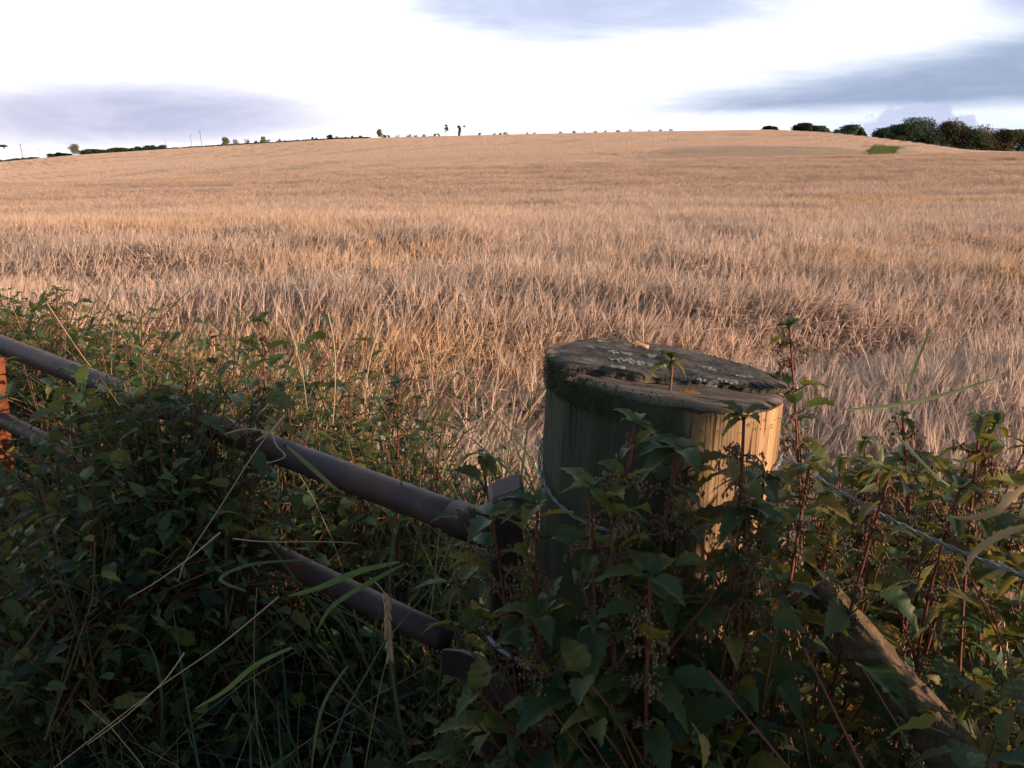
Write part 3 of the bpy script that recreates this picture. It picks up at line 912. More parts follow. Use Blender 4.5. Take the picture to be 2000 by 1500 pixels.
    hedge('hedge', 'low brown hedge bottom under the bushes of the left skyline', 330, 720, 2.4, 'crown_brown', 8)
    # line poles
    def pole(label, px, top, bot, r, mat='pole', arm=True, Y=YS - 4, lean=0.0):
        g = sky_point(px, bot, Y); h = at(px, top, Y).z - g.z
        t = thing('utility_pole' if arm else 'field_stake', label, 'pole' if arm else 'stake', g, 'line poles on the left skyline' if arm else None)
        b = MB(); b.tube([(0, 0, 0), (lean * 0.5, 0, h * 0.5), (lean, 0, h)], [r, r * 0.9, r * 0.75], 8); obj('shaft', b.mesh('shaft', M[mat]), t)
        if arm:
            b = MB(); b.tube([(lean - 0.7, 0, h * 0.95), (lean + 0.7, 0, h * 0.95)], r * 0.45, 6); obj('crossarm', b.mesh('crossarm', M[mat]), t)
            for s in (-0.6, 0.6):
                b = MB(); b.tube([(lean + s, 0, h * 0.95), (lean + s, 0, h * 0.95 + 0.22)], [0.07, 0.04], 6); obj('insulator', b.mesh('insulator', M['pale_pole']), t)
    pole('leftmost line pole, pale at its foot, leaning slightly left', 46, 281, 314, 0.14, lean=-0.6)
    pole('faint line pole between the leftmost pole and the open-crowned tree', 77, 291, 309, 0.06)
    pole('short thin line pole at the right end of the long hedge', 324, 272, 290, 0.07)
    pole('middle-height line pole, between the short one and the tallest', 374, 262, 288, 0.085)
    pole('tallest line pole, beside the double-peaked tree', 395, 255, 287, 0.10, lean=-0.5)
    pole('thin pale stake standing in the hillside barley, right of centre', 1172, 272, 300, 0.10, 'pale_pole', False, 250)
    pole('thin faint stake in the grey part of the right hillside', 1575, 270, 291, 0.07, 'pale_pole', False, 262)
    # bird at the left edge
    B = at(6, 286, 60.0)
    t = thing('bird', 'dark bird in flight at the left edge, wings spread level', 'bird', B)
    b = MB(); b.tube([(-0.28, 0, 0.0), (-0.16, 0, 0.015), (0.0, 0, 0.02), (0.14, 0, 0.015), (0.22, 0, 0.02), (0.27, 0, 0.01), (0.31, 0, 0.005)], [0.015, 0.045, 0.062, 0.05, 0.035, 0.026, 0.006], 8, 0.5)
    b.tube([(0.02, 0, -0.02), (0.06, 0, -0.10), (0.075, 0.0, -0.15)], [0.03, 0.024, 0.028], 6, 0.5)
    body = obj('body', b.mesh('body', M['feather']), t)
    for s in (-1, 1):
        b = MB(); b.ribbon([(0.0, s * 0.04, 0.03), (-0.02, s * 0.22, 0.09), (-0.10, s * 0.42, 0.06), (-0.2, s * 0.58, 0.0)], [0.2, 0.19, 0.13, 0.03], Vector((1, 0, 0)), 0.5)
        me = b.mesh('wing', M['feather']); o = obj('wing', me, t)
        so = o.modifiers.new('thick', 'SOLIDIFY'); so.thickness = 0.012


build_skyline()


# ------------------------------------------------------------------ strainer post
def build_post():
    rnd = random.Random(12)
    top_c = at_depth(1298, 722, 1.05); low_c = at_depth(1244, 1400, 1.155)
    ax = (top_c - low_c).normalized()
    base = low_c - ax * ((low_c.z + 0.1) / ax.z)
    RAD = 0.1265
    H = (top_c - base).length
    t = thing('strainer_post', 'thick round timber post with a split weathered top, front right of centre', 'post', base)
    t.rotation_euler = ax.to_track_quat('Z', 'Y').to_euler()
    # keep the post unrotated about its own axis
    q = Vector((0, 0, 1)).rotation_difference(ax); t.rotation_mode = 'QUATERNION'; t.rotation_quaternion = q
    inv = q.inverted()
    # tilted cut: lower to the right and to the front
    def cut(x, y, extra=0.0): return H + extra - 0.085 * x - 0.004 * y
    N = 96
    def rad(a): return RAD * (1 + 0.012 * math.sin(3 * a + 1) + 0.008 * math.sin(7 * a) + 0.004 * math.sin(17 * a + 2))
    b = MB(); vs = []; fs = []
    rings = [(-0.0, 1.02), (0.3, 1.015), (0.7, 1.005), (1.0, 1.0), (1.15, 0.995)]
    for z, k in rings:
        for i in range(N):
            a = 2 * math.pi * i / N
            r = rad(a) * k + rnd.uniform(-.0004, .0004)
            vs.append((r * math.cos(a), r * math.sin(a), z))
    for k, e in ((0.995, -0.0130), (0.985, -0.0105)):
        for i in range(N):
            a = 2 * math.pi * i / N; r = rad(a) * k
            x, y = r * math.cos(a), r * math.sin(a); vs.append((x, y, cut(x, y, e)))
    nr = len(rings) + 2
    for j in range(nr - 1):
        for i in range(N):
            i2 = (i + 1) % N
            fs.append((j * N + i, j * N + i2, (j + 1) * N + i2, (j + 1) * N + i))
    b.add(vs, fs)
    obj('shaft', b.mesh('shaft', M['post']), t)
    # end grain ledge: a rough disc closing the shaft
    def disc(extra, k, inside, rough, name, mat, thick, edge_noise, seed):
        """rough slab over the part of the circle where inside(x,y) holds; grid mesh with a skirt"""
        rn = random.Random(seed); b = MB()
        # outline: circle arc plus chord, as polygon
        pts = []
        for i in range(240):
            a = 2 * math.pi * i / 240; r = rad(a) * k * (1 + edge_noise * math.sin(23 * a + 3 * math.sin(5 * a)) + rn.uniform(-edge_noise, edge_noise))
            x, y = r * math.cos(a), r * math.sin(a)
            yc = inside(x)
            if y < yc: y = yc + rn.uniform(-0.0016, 0.0016)
            pts.append((x, y))
        K = 9; vs = []; fs = []
        cx, cy = 0.0, sum(p[1] for p in pts) / len(pts)
        n = len(pts)
        for j in range(K + 1):
            s = j / K
            for (x, y) in pts:
                X, Y = cx + (x - cx) * s, cy + (y - cy) * s
                z = cut(X, Y, extra)
                z += rough * (float(vnoise(X, Y * 1.8, 0.016, seed)) - 0.5) + rough * 1.4 * (float(vnoise(X, Y * 2, 0.05, seed + 1)) - 0.5)
                if j == K: z -= rough * 0.6 + 0.0015
                vs.append((X, Y, z))
        for j in range(K):
            for i in range(n):
                i2 = (i + 1) % n
                fs.append((j * n + i, (j + 1) * n + i, (j + 1) * n + i2, j * n + i2))
        for e in range(1, 4):
            for (x, y) in pts:
                w = 1.0 + 0.006 * (rn.random() - 0.5) - 0.006 * e
                vs.append((x * w, cy + (y - cy) * w, cut(x, y, extra - thick * e / 3) + rough * 0.5 * (float(vnoise(x, y, 0.02, seed)) - 0.5)))
        for e in range(3):
            o0 = (K + e) * n
            for i in range(n):
                i2 = (i + 1) % n
                fs.append((o0 + i, o0 + n + i, o0 + n + i2, o0 + i2))
        b.add(vs, fs)
        return b.mesh(name, mat)
    obj('split_ledge', disc(-0.0050, 0.998, lambda x: -1.0, 0.0022, 'split_ledge', M['ledge'], 0.010, 0.004, 5), t)
    chord = lambda x: -0.046 + 0.075 * x + 0.0025 * math.sin(x * 55) + 0.0012 * math.sin(x * 230) + 0.4 * max(0, x - 0.09)
    slab = obj('top_slab', disc(0.0035, 1.020, chord, 0.0032, 'top_slab', M['top'], 0.0085, 0.003, 9), t)
    # lichen and moss on the slab
    def patch(x, y, rx, ry, mat, name, n=70, sz=0.004, lift=0.0100):
        b = MB()
        for i in range(n):
            a = rnd.uniform(0, 6.28); r = math.sqrt(rnd.random())
            X, Y = x + rx * r * math.cos(a) * rnd.uniform(.8, 1.1), y + ry * r * math.sin(a)
            s = sz * rnd.uniform(0.5, 1.4); z = cut(X, Y, lift - 0.006 + rnd.uniform(-.001, .0015))
            m = 7; vs = [(X, Y, z + s * 0.35)] + [(X + s * math.cos(k * 6.283 / m) * rnd.uniform(.7, 1.3), Y + s * math.sin(k * 6.283 / m) * rnd.uniform(.7, 1.3), z - s * 0.3) for k in range(m)]
            b.add(vs, [(0, 1 + k, 1 + (k + 1) % m) for k in range(m)], rnd.random())
        obj(name, b.mesh(name, M[mat]), slab)
    for (x, y, rx, ry, n) in ((-0.028, 0.004, 0.030, 0.009, 120), (-0.005, 0.043, 0.010, 0.007, 50), (-0.045, 0.040, 0.014, 0.005, 40), (0.050, 0.018, 0.008, 0.003, 14), (0.085, -0.004, 0.010, 0.005, 22), (0.06, -0.035, 0.012, 0.003, 18), (-0.055, -0.035, 0.010, 0.005, 24), (0.03, -0.044, 0.005, 0.002, 8)):
        patch(x, y, rx, ry, 'lichen', 'lichen_patch', int(n * 1.8), 0.0021)
    # moss fringe round the left and front rim
    b = MB()
    for i in range(2600):
        a = math.pi * rnd.triangular(0.80, 1.50, 1.05) if rnd.random() < 0.92 else rnd.uniform(0, 6.28)
        r = rad(a) * rnd.uniform(0.985, 1.022); x, y = r * math.cos(a), r * math.sin(a)
        z = cut(x, y, rnd.uniform(-0.030, 0.004) if math.cos(a) < 0.2 else rnd.uniform(-0.03, -0.012))
        d = Vector((math.cos(a), math.sin(a), rnd.uniform(-1.2, 0.6))).normalized() * rnd.uniform(0.002, 0.006)
        s = Vector((-math.sin(a), math.cos(a), 0)) * 0.0010; p = Vector((x, y, z))
        b.add([p - s, p + s, p + d], [(0, 1, 2)], rnd.random())
    obj('moss_fringe', b.mesh('moss_fringe', M['moss']), t)
    # dead leaf curled on the top
    M_ = t.matrix_basis.copy()
    Mw = Matrix.Translation(base) @ q.to_matrix().to_4x4()
    b = MB(); vs = []
    for i in range(7):
        k = i / 6
        for j in range(5):
            l = j / 4 - 0.5
            w = 0.008 * math.sin(math.pi * min(0.97, 0.08 + k * 0.9))
            vs.append((-0.012 + 0.028 * k, l * 2 * w, 0.004 + 0.007 * (2 * l) ** 2 + 0.003 * math.sin(k * 5)))
    b.add(vs, [(i * 5 + j, i * 5 + j + 1, (i + 1) * 5 + j + 1, (i + 1) * 5 + j) for i in range(6) for j in range(4)])
    lp = Mw @ Vector((-0.022, 0.046, cut(-0.022, 0.046, 0.008)))
    o = obj('fallen_leaf', b.mesh('fallen_leaf', M['dead_leaf']), loc=lp); o.rotation_euler = (0, 0, 0.3); o.scale = (0.72, 0.72, 0.72)
    so = o.modifiers.new('thick', 'SOLIDIFY'); so.thickness = 0.0008
    tag(o, 'curled orange dead leaf lying on top of the timber post', 'leaf')
    b = MB(); b.add([(-0.011, -0.003, 0), (0.009, -0.005, 0.001), (0.012, 0.003, 0.002), (-0.006, 0.005, 0.001), (-0.009, -0.002, .004), (0.007, -0.003, .006), (0.009, 0.002, .006), (-0.005, 0.003, .005)],
                    [(0, 1, 5, 4), (1, 2, 6, 5), (2, 3, 7, 6), (3, 0, 4, 7), (4, 5, 6, 7)])
    o = obj('wood_chip', b.mesh('wood_chip', M['bark_chip']), loc=Mw @ Vector((-0.001, 0.000, cut(0, 0, 0.010)))); o.rotation_euler = (0.1, 0.1, -0.4)
    tag(o, 'dark wood chip lying on the middle of the post top', 'wood chip')
    return t, Mw, RAD, H, base


POST, POST_M, POST_R, POST_H, POST_B = build_post()


# ------------------------------------------------------------------ gate
def build_gate():
    A = on_gate(945, 1032); Bp = on_gate(0, 667)
    far = A + (Bp - A) * 1.9
    t = thing('farm_gate', 'rusty tubular steel field gate running away to the left', 'gate', Vector((G0.x, G0.y, 0)))
    o = Vector((G0.x, G0.y, 0))
    def rail(a, b_, r, name='rail', mat='pipe', sag=0.006):
        m = MB(); pts = [a.lerp(b_, i / 24) - o - Vector((0, 0, sag * math.sin(math.pi * i / 24))) for i in range(25)]
        m.tube(pts, r, 28, 0.5)
        return obj(name, m.mesh(name, M[mat]), t)
    rail(A + GD * -0.02, far, 0.0182, 'top_rail')
    a2 = on_gate(868, 1247); b2 = on_gate(20, 822)
    rail(a2, a2 + (b2 - a2) * 1.9, 0.0158, 'lower_rail')
    # collar where the top rail enters the stile
    m = MB(); c0 = A - o; m.tube([c0 - GD * 0.005, c0 + GD * 0.045], 0.0208, 24); obj('collar', m.mesh('collar', M['stile']), t)
    # rust-orange upright brace at the left, two angle flanges
    def angle(pxs, rows, w1, w2):
        p0 = on_gate(pxs[0], rows[0], -0.012) - o; p1 = on_gate(pxs[1], rows[1], -0.012) - o
        d = (p1 - p0); 
        m = MB()
        for s, w, dr, th in ((0, w1, Vector((-GD.x, -GD.y, 0)), GN * 0.005), (1, w2, GN, GD * 0.005)):
            q = [p0, p0 + dr * w, p1 + dr * w, p1]
            vs = [v for v in q] + [v + th for v in q]
            m.add(vs, [(0, 1, 2, 3), (7, 6, 5, 4), (0, 4, 5, 1), (1, 5, 6, 2), (2, 6, 7, 3), (3, 7, 4, 0)])
        return m
    p0 = on_gate(-6, 705) ; p1 = on_gate(22, 990)
    d = p1 - p0; top = p0 - d * 0.02; bot = p1 + d * 0.9
    side = -GD; m = MB()
    def slab(c0, c1, u, w, n, th):
        vs = []
        for c in (c0, c1):
            vs += [c - u * w / 2 - n * th / 2, c + u * w / 2 - n * th / 2, c + u * w / 2 + n * th / 2, c - u * w / 2 + n * th / 2]
        m.add(vs, [(0, 1, 5, 4), (1, 2, 6, 5), (2, 3, 7, 6), (3, 0, 4, 7), (3, 2, 1, 0), (4, 5, 6, 7)])
    nf = Vector((0.55, -0.83, 0)).normalized(); uu = Vector((0.83, 0.55, 0)).normalized()
    slab(top - o, bot - o, uu, 0.026, nf, 0.006)
    obj('upright_brace', m.mesh('upright_brace', M['rust'], smooth=False), t)
    m = MB(); slab(top - o - uu * 0.013 - nf * 0.014, bot - o - uu * 0.013 - nf * 0.014, nf, 0.028, uu, 0.005)
    obj('brace_flange', m.mesh('brace_flange', M['stile'], smooth=False), t)
    # hanging stile: square tube with a bevelled sloping cap
    s = thing('gate_stile_post', 'dark square steel post with sloping cap between gate and timber post', 'post', (0, 0, 0))
    c = on_gate(988, 975, -0.004); zt = c.z + 0.008
    s.location = (c.x, c.y, 0)
    W = 0.0172
    ux = Vector((0.995, 0.09, 0)).normalized(); uy = Vector((-ux.y, ux.x, 0))
    def ring(z0, w, slope=0.0, r=0.004):
        out = []
        for cx, cy in ((-1, -1), (1, -1), (1, 1), (-1, 1)):
            for k in range(4):
                a0 = {(-1, -1): math.pi, (1, -1): 1.5 * math.pi, (1, 1): 0, (-1, 1): 0.5 * math.pi}[(cx, cy)]
                a = a0 + k * math.pi / 6
                x, y = cx * (w - r) + r * math.cos(a), cy * (w - r) + r * math.sin(a)
                out.append(ux * x + uy * y + Vector((0, 0, z0 + slope * x + slope * 0.6 * y)))
        return out
    def loft(rings, name, mat, par, cap=True):
        b = MB(); n = len(rings[0]); vs = [p for r_ in rings for p in r_]; fs = []
        for j in range(len(rings) - 1):
            for i in range(n):
                i2 = (i + 1) % n; fs.append((j * n + i, j * n + i2, (j + 1) * n + i2, (j + 1) * n + i))
        if cap: fs.append(tuple((len(rings) - 1) * n + i for i in range(n)))
        b.add(vs, fs); return obj(name, b.mesh(name, mat, smooth=False), par)
    loft([ring(0, W), ring(zt - 0.02, W)], 'tube', M['stile'], s)
    loft([ring(zt - 0.022, W + 0.001), ring(zt + 0.004, W + 0.001, 0.35), ring(zt + 0.0075, W - 0.003, 0.35)], 'cap', M['pipe'], s)
    # bent flat strap below
    st = [on_gate(870, 1266, -0.02), on_gate(905, 1268, -0.022), on_gate(945, 1285, -0.026), on_gate(985, 1315, -0.03), on_gate(1022, 1345, -0.03)]
    b = MB(); n = len(st)
    vs = []; fs = []
    for i, p in enumerate(st):
        hgt = 0.030 + 0.006 * math.sin(i * 0.8)
        for dz, dn in ((0, 0), (0, -0.006), (-hgt, -0.006), (-hgt, 0)):
            vs.append(p + Vector((0, 0, dz)) + GN * dn - Vector((c.x, c.y, 0)))
    for i in range(n - 1):
        for k in range(4): fs.append((i * 4 + k, i * 4 + (k + 1) % 4, (i + 1) * 4 + (k + 1) % 4, (i + 1) * 4 + k))
    fs += [(3, 2, 1, 0), ((n - 1) * 4, (n - 1) * 4 + 1, (n - 1) * 4 + 2, (n - 1) * 4 + 3)]
    b.add(vs, fs); obj('latch_strap', b.mesh('latch_strap', M['stile'], smooth=False), s)
    # loop of thick tie wire from gate to timber post
    pts = [on_gate(928, 1205, 0.0), on_gate(932, 1216, -0.025), on_gate(955, 1246, -0.034), on_gate(985, 1274, -0.036), at_depth(1020, 1296, 1.02), at_depth(1052, 1314, 1.0)]
    sm = []
    for i in range(len(pts) - 1):
        p_1, p0, p1, p2 = pts[max(0, i - 1)], pts[i], pts[i + 1], pts[min(len(pts) - 1, i + 2)]
        for k in range(6):
            u = k / 6
            sm.append(0.5 * ((2 * p0) + (p1 - p_1) * u + (2 * p_1 - 5 * p0 + 4 * p1 - p2) * u * u + (3 * p0 - p_1 - 3 * p1 + p2) * u ** 3))
    sm.append(pts[-1])
    b = MB(); b.tube(sm, 0.0030, 8); tag(obj('tie_wire', b.mesh('tie_wire', M['wire'])), 'thick pale tie wire slung across the dark steel post', 'wire')


build_gate()


def build_wires():
    # twisted wire round the post, then out along the fence to the right
    def twisted(path, name, label, r=0.0010, barbs=False):
        b = MB(); n = len(path)
        L = [0]
        for i in range(1, n): L.append(L[-1] + (path[i] - path[i - 1]).length)
        for ph in (0, math.pi):
            pts = []
            for i, p in enumerate(path):
                t = (path[min(n - 1, i + 1)] - path[max(0, i - 1)]).normalized(); a = t.orthogonal().normalized(); c = t.cross(a)
                an = L[i] / 0.016 * math.pi + ph
                pts.append(p + (a * math.cos(an) + c * math.sin(an)) * r * 1.1)
            b.tube(pts, r, 5)
        o = tag(obj(name, b.mesh(name, M['wire'])), label, 'wire')
    def around(zfun, a0, a1, n=260, k=1.022):
        out = []
        for i in range(n):
            a = a0 + (a1 - a0) * i / (n - 1)
            out.append(POST_M @ Vector((POST_R * k * math.cos(a), POST_R * k * math.sin(a), zfun(i / (n - 1)))))
        return out
    z1 = (at_depth(1055, 905, 1.03).z - POST_B.z)
    end = at(2060, 1145, 0.80); end2 = end + (end - at(1520, 935, 0.98)) * 1.6
    loop = around(lambda k: z1 - 0.052 * math.sin(math.pi * min(1, k * 1.1)) + 0.01 * k, math.pi * 0.9, math.pi * 1.93)
    last = loop[-1]
    run = [last.lerp(end, i / 80) - Vector((0, 0, 0.012 * math.sin(math.pi * i / 80))) for i in range(1, 81)] + [end.lerp(end2, i / 40) for i in range(1, 41)]
    twisted(loop + run, 'fence_wire', 'twisted wire looped round the timber post and strung off to the right')
    z2 = z1 - 0.21
    twisted(around(lambda k: z2 - 0.05 * k, math.pi * 0.95, math.pi * 1.45, 120), 'staple_wire', 'second twisted wire hanging lower on the left of the timber post')
    z3 = z1 - 0.30
    b = MB()
    for dz in (0.0, 0.007):
        b.tube(around(lambda k: z3 + dz + 0.012 * k, math.pi * 1.1, math.pi * 1.9, 60), 0.0012, 5)
    tag(obj('wrap_wire', b.mesh('wrap_wire', M['wire'])), 'faint pair of wires wrapped low round the shaded post front', 'wire')
    # timber strut leaning against the post along the fence
    p0 = at(1610, 1185, 0.90); p1 = at(1860, 1470, 0.82)
    d = (p1 - p0); p2 = p0 + d * 2.6; s = p0 - d * 0.12
    b = MB(); n = 24; rnd = random.Random(2)
    t = d.normalized(); u = Vector((t.y, -t.x, 0)).normalized(); w = t.cross(u)
    prof = [(-1, -0.8), (-0.9, -1), (0.9, -1), (1, -0.8), (1, 0.8), (0.85, 1), (-0.85, 1), (-1, 0.8)]
    vs = []; fs = []
    for i in range(n + 1):
        c = s.lerp(p2, i / n)
        for (x, y) in prof: vs.append(c + u * x * 0.014 * (1 + rnd.uniform(-.03, .03)) + w * y * 0.021 * (1 + rnd.uniform(-.02, .02)))
    m = len(prof)
    for i in range(n):
        for k in range(m): fs.append((i * m + k, i * m + (k + 1) % m, (i + 1) * m + (k + 1) % m, (i + 1) * m + k))
    fs += [tuple(range(m))[::-1], tuple(n * m + k for k in range(m))]
    b.add([v - s for v in vs], fs)
    tag(obj('timber_strut', b.mesh('timber_strut', M['strut']), loc=s), 'sawn timber strut sloping down to the right from the round post', 'strut')


build_wires()


# ------------------------------------------------------------------ nettles
def add_leaf(b, rnd, base, az, pitch, L, droop, tint, rows=7, petiole=0.25, width=0.33, twist=0.0):
    d0 = Vector((math.cos(az), math.sin(az), 0)); side0 = Vector((-math.sin(az), math.cos(az), 0)); Z = Vector((0, 0, 1))
    p = base.copy(); th = pitch
    e = p + (d0 * math.cos(th) + Z * math.sin(th)) * (L * petiole)
    b.tube([p, e], [0.0011, 0.0009], 3, tint, caps=False)
    p = e
    N = rows * 2
    vs = []; prevw = 0
    for i in range(N + 1):
        t = i / N
        th = pitch - droop * (0.25 + t) 
        dr = d0 * math.cos(th) + Z * math.sin(th)
        nrm = d0 * -math.sin(th) + Z * math.cos(th)
        sd = side0 * math.cos(twist) + nrm * math.sin(twist); nn = sd.cross(dr) * -1
        w = width * L * (math.sin(math.pi * (0.13 + 0.87 * t) ** 0.68) ** 1.15 if t < 1 else 0.0)
        w = max(w, 0.0)
        tooth = 1.0 if i % 2 == 1 else 0.83
        wo = w * tooth
        fold = 0.30
        fwd = dr * (L * 0.028 * (1 if i % 2 == 1 else -0.4))
        q = nn * (-1)
        up = nrm * math.cos(twist)
        wav = up * (0.02 * L * math.sin(i * 2.2))
        vs += [p - sd * wo + up * (wo * fold) + fwd + wav, p - sd * w * 0.45 + up * (w * 0.16), p, p + sd * w * 0.45 + up * (w * 0.16), p + sd * wo + up * (wo * fold) + fwd - wav]
        p = p + dr * (L / N)
    fs = []; tl = []
    for i in range(N):
        for j in range(4):
            fs.append((i * 5 + j, i * 5 + j + 1, (i + 1) * 5 + j + 1, (i + 1) * 5 + j)); tl.append(tint + (0.05 if i % 2 else -0.05) + (0.05 if j in (0, 3) else 0.0))
    b.add(vs, fs, tl)


def nettle_meshes(seed, big=1.0, leafy=1.0, bare=False):
    """one stinging nettle about 1 m tall: (stem, foliage, tassels)"""
    rnd = random.Random(seed)
    st, fo, ta = MB(), MB(), MB()
    n = 22
    bend = Vector((rnd.gauss(0, 0.05), rnd.gauss(0, 0.05), 0)); kink = Vector((rnd.gauss(0, .012), rnd.gauss(0, .012), 0))
    pts = []
    for i in range(n + 1):
        k = i / n
        pts.append(Vector((0, 0, k)) + bend * (k * k) + kink * math.sin(k * 9))
    st.tube(pts, [0.0032 * (1 - 0.72 * i / n) + 0.0006 for i in range(n + 1)], 5, rnd.uniform(0.1, 0.6), caps=False)
    def P(k):
        j = min(n - 1, int(k * n)); return pts[j].lerp(pts[j + 1], k * n - j)
    k = 0.20; az = rnd.uniform(0, 6.28); node = 0
    while k < 0.985:
        rel = (k - 0.2) / 0.8
        size = (0.085 * (1 - rel) ** 0.5 + 0.018) * big * rnd.uniform(0.8, 1.15)
        if rel < 0.25: size *= 0.85
        for s in (0, math.pi):
            if rnd.random() < 0.90 * leafy:
                old = 0.32 if rel < 0.55 else 0.16
                tint = rnd.uniform(0.05, 0.62) if rnd.random() > old else rnd.uniform(0.7, 1.0)
                add_leaf(fo, rnd, P(k), az + s + rnd.gauss(0, .25), rnd.uniform(-0.55, 0.35) + 0.6 * rel, size, rnd.uniform(0.4, 1.15), tint, 9 if size > 0.05 else 6 if size > 0.03 else 4, rnd.uniform(0.25, 0.5), rnd.uniform(0.22, 0.31), rnd.gauss(0, .35))
        # side shoots
        if 0.25 < rel < 0.85 and rnd.random() < 0.45:
            a2 = az + rnd.choice([0, math.pi]) + rnd.gauss(0, .3); ln = rnd.uniform(0.05, 0.15)
            d = Vector((math.cos(a2) * 0.6, math.sin(a2) * 0.6, 0.8)); s0 = P(k); e = s0 + d * ln
            st.tube([s0, s0.lerp(e, .5) + Vector((0, 0, .005)), e], [0.0014, 0.0011, 0.0008], 4, 0.6, caps=False)
            for q in range(rnd.randint(3, 6)):
                add_leaf(fo, rnd, s0.lerp(e, rnd.uniform(0.4, 1)), rnd.uniform(0, 6.28), rnd.uniform(0, .7), size * rnd.uniform(0.35, 0.6), rnd.uniform(.4, 1.1), rnd.uniform(0.1, 0.75), 4, 0.2, 0.3, rnd.gauss(0, .3))
        # hanging flower and seed tassels
        if rel > 0.40:
            for s in range(rnd.randint(1, 3) if rel < 0.85 else rnd.randint(3, 6)):
                a2 = rnd.uniform(0, 6.28); ln = rnd.uniform(0.02, 0.055) * (1.15 - 0.6 * rel); q = P(k); tp = [q.copy()]; th = rnd.uniform(0.2, 0.9)
                tt = rnd.random()
                for i in range(5):
                    q = q + (Vector((math.cos(a2), math.sin(a2), 0)) * math.cos(th) + Vector((0, 0, math.sin(th)))) * (ln / 5); th -= rnd.uniform(0.2, 0.6)
                    tp.append(q.copy())
                    for z in range(3):
                        c = q + Vector((rnd.gauss(0, .0022), rnd.gauss(0, .0022), rnd.gauss(0, .0022))); r = rnd.uniform(0.0009, 0.0019)
                        ta.add([c + Vector((r, 0, 0)), c + Vector((-r * .5, r * .87, 0)), c + Vector((-r * .5, -r * .87, 0)), c + Vector((0, 0, r * 1.3)), c - Vector((0, 0, r * 1.3))], [(0, 1, 3), (1, 2, 3), (2, 0, 3), (1, 0, 4), (2, 1, 4), (0, 2, 4)], tt)
                ta.tube(tp, 0.0006, 3, tt, caps=False)
        az += math.pi / 2 + rnd.gauss(0, .15)
        k += (0.060 * (1 - rel) + 0.020) * rnd.uniform(0.85, 1.15)
    # crown of small young leaves
    for q in range(6):
        add_leaf(fo, rnd, P(1.0), rnd.uniform(0, 6.28), rnd.uniform(-0.3, 0.7), rnd.uniform(0.016, 0.036) * big, 0.7, rnd.uniform(0.3, 0.8), 4, 0.15, 0.28)
    fo.add(ta.v, ta.f, ta.t, 1)
    return (st.mesh('stem', M['stem']), fo.mesh('foliage', [M['nettle'], M['tassel']]))


NETTLES = [nettle_meshes(100 + i, big=[1.0, 0.85, 1.1, 0.7, 0.95, 0.8, 1.0, 0.65][i], leafy=[1, 1, 1, .9, 1, .8, .9, .75][i]) for i in range(8)]
HERO = [nettle_meshes(200 + i, big=[1.15, 1.0, 1.2, 1.05][i], leafy=0.92) for i in range(4)]


def make_nettle(meshes, x, y, h, rz, label, group, lean=(0, 0), wide=1.0):
    z = float(ground_z(x, y)) - 0.01
    t = thing('nettle', label, 'nettle', (x, y, z), group)
    t.rotation_euler = (lean[0], lean[1], rz)
    t.scale = (wide, wide, h)
    for nm, me in zip(('stem', 'foliage'), meshes): obj(nm, me, t)
    return t


def copy_nettle(src, x, y, h, rz, label, group, lean=(0, 0), wide=1.0):
    r = src.copy(); C.objects.link(r)
    r.location = (x, y, float(ground_z(x, y)) - 0.01); r.rotation_euler = (lean[0], lean[1], rz); r.scale = (wide, wide, h)
    r['label'] = label
    if group: r['group'] = group
    elif 'group' in r: del r['group']
    for ch in src.children:
        c = ch.copy(); C.objects.link(c); c.parent = r
    return r


VERGE_PX = [-400, 0, 110, 180, 230, 330, 430, 456, 485, 870, 950, 1100]
VERGE_ROW = [1100, 1090, 1030, 950, 870, 785, 835, 1010, 1100, 1300, 1340, 1340]


def verge_top(x, y):
    """how high the verge's weeds stand in front of the gate"""
    px = 1000 + F * 0.95 * x / np.maximum(y, 0.1)
    rr = (750.0 - np.interp(px, VERGE_PX, VERGE_ROW)) / F
    return 1.55 + y * (rr * cp - sp) / (cp + rr * sp)


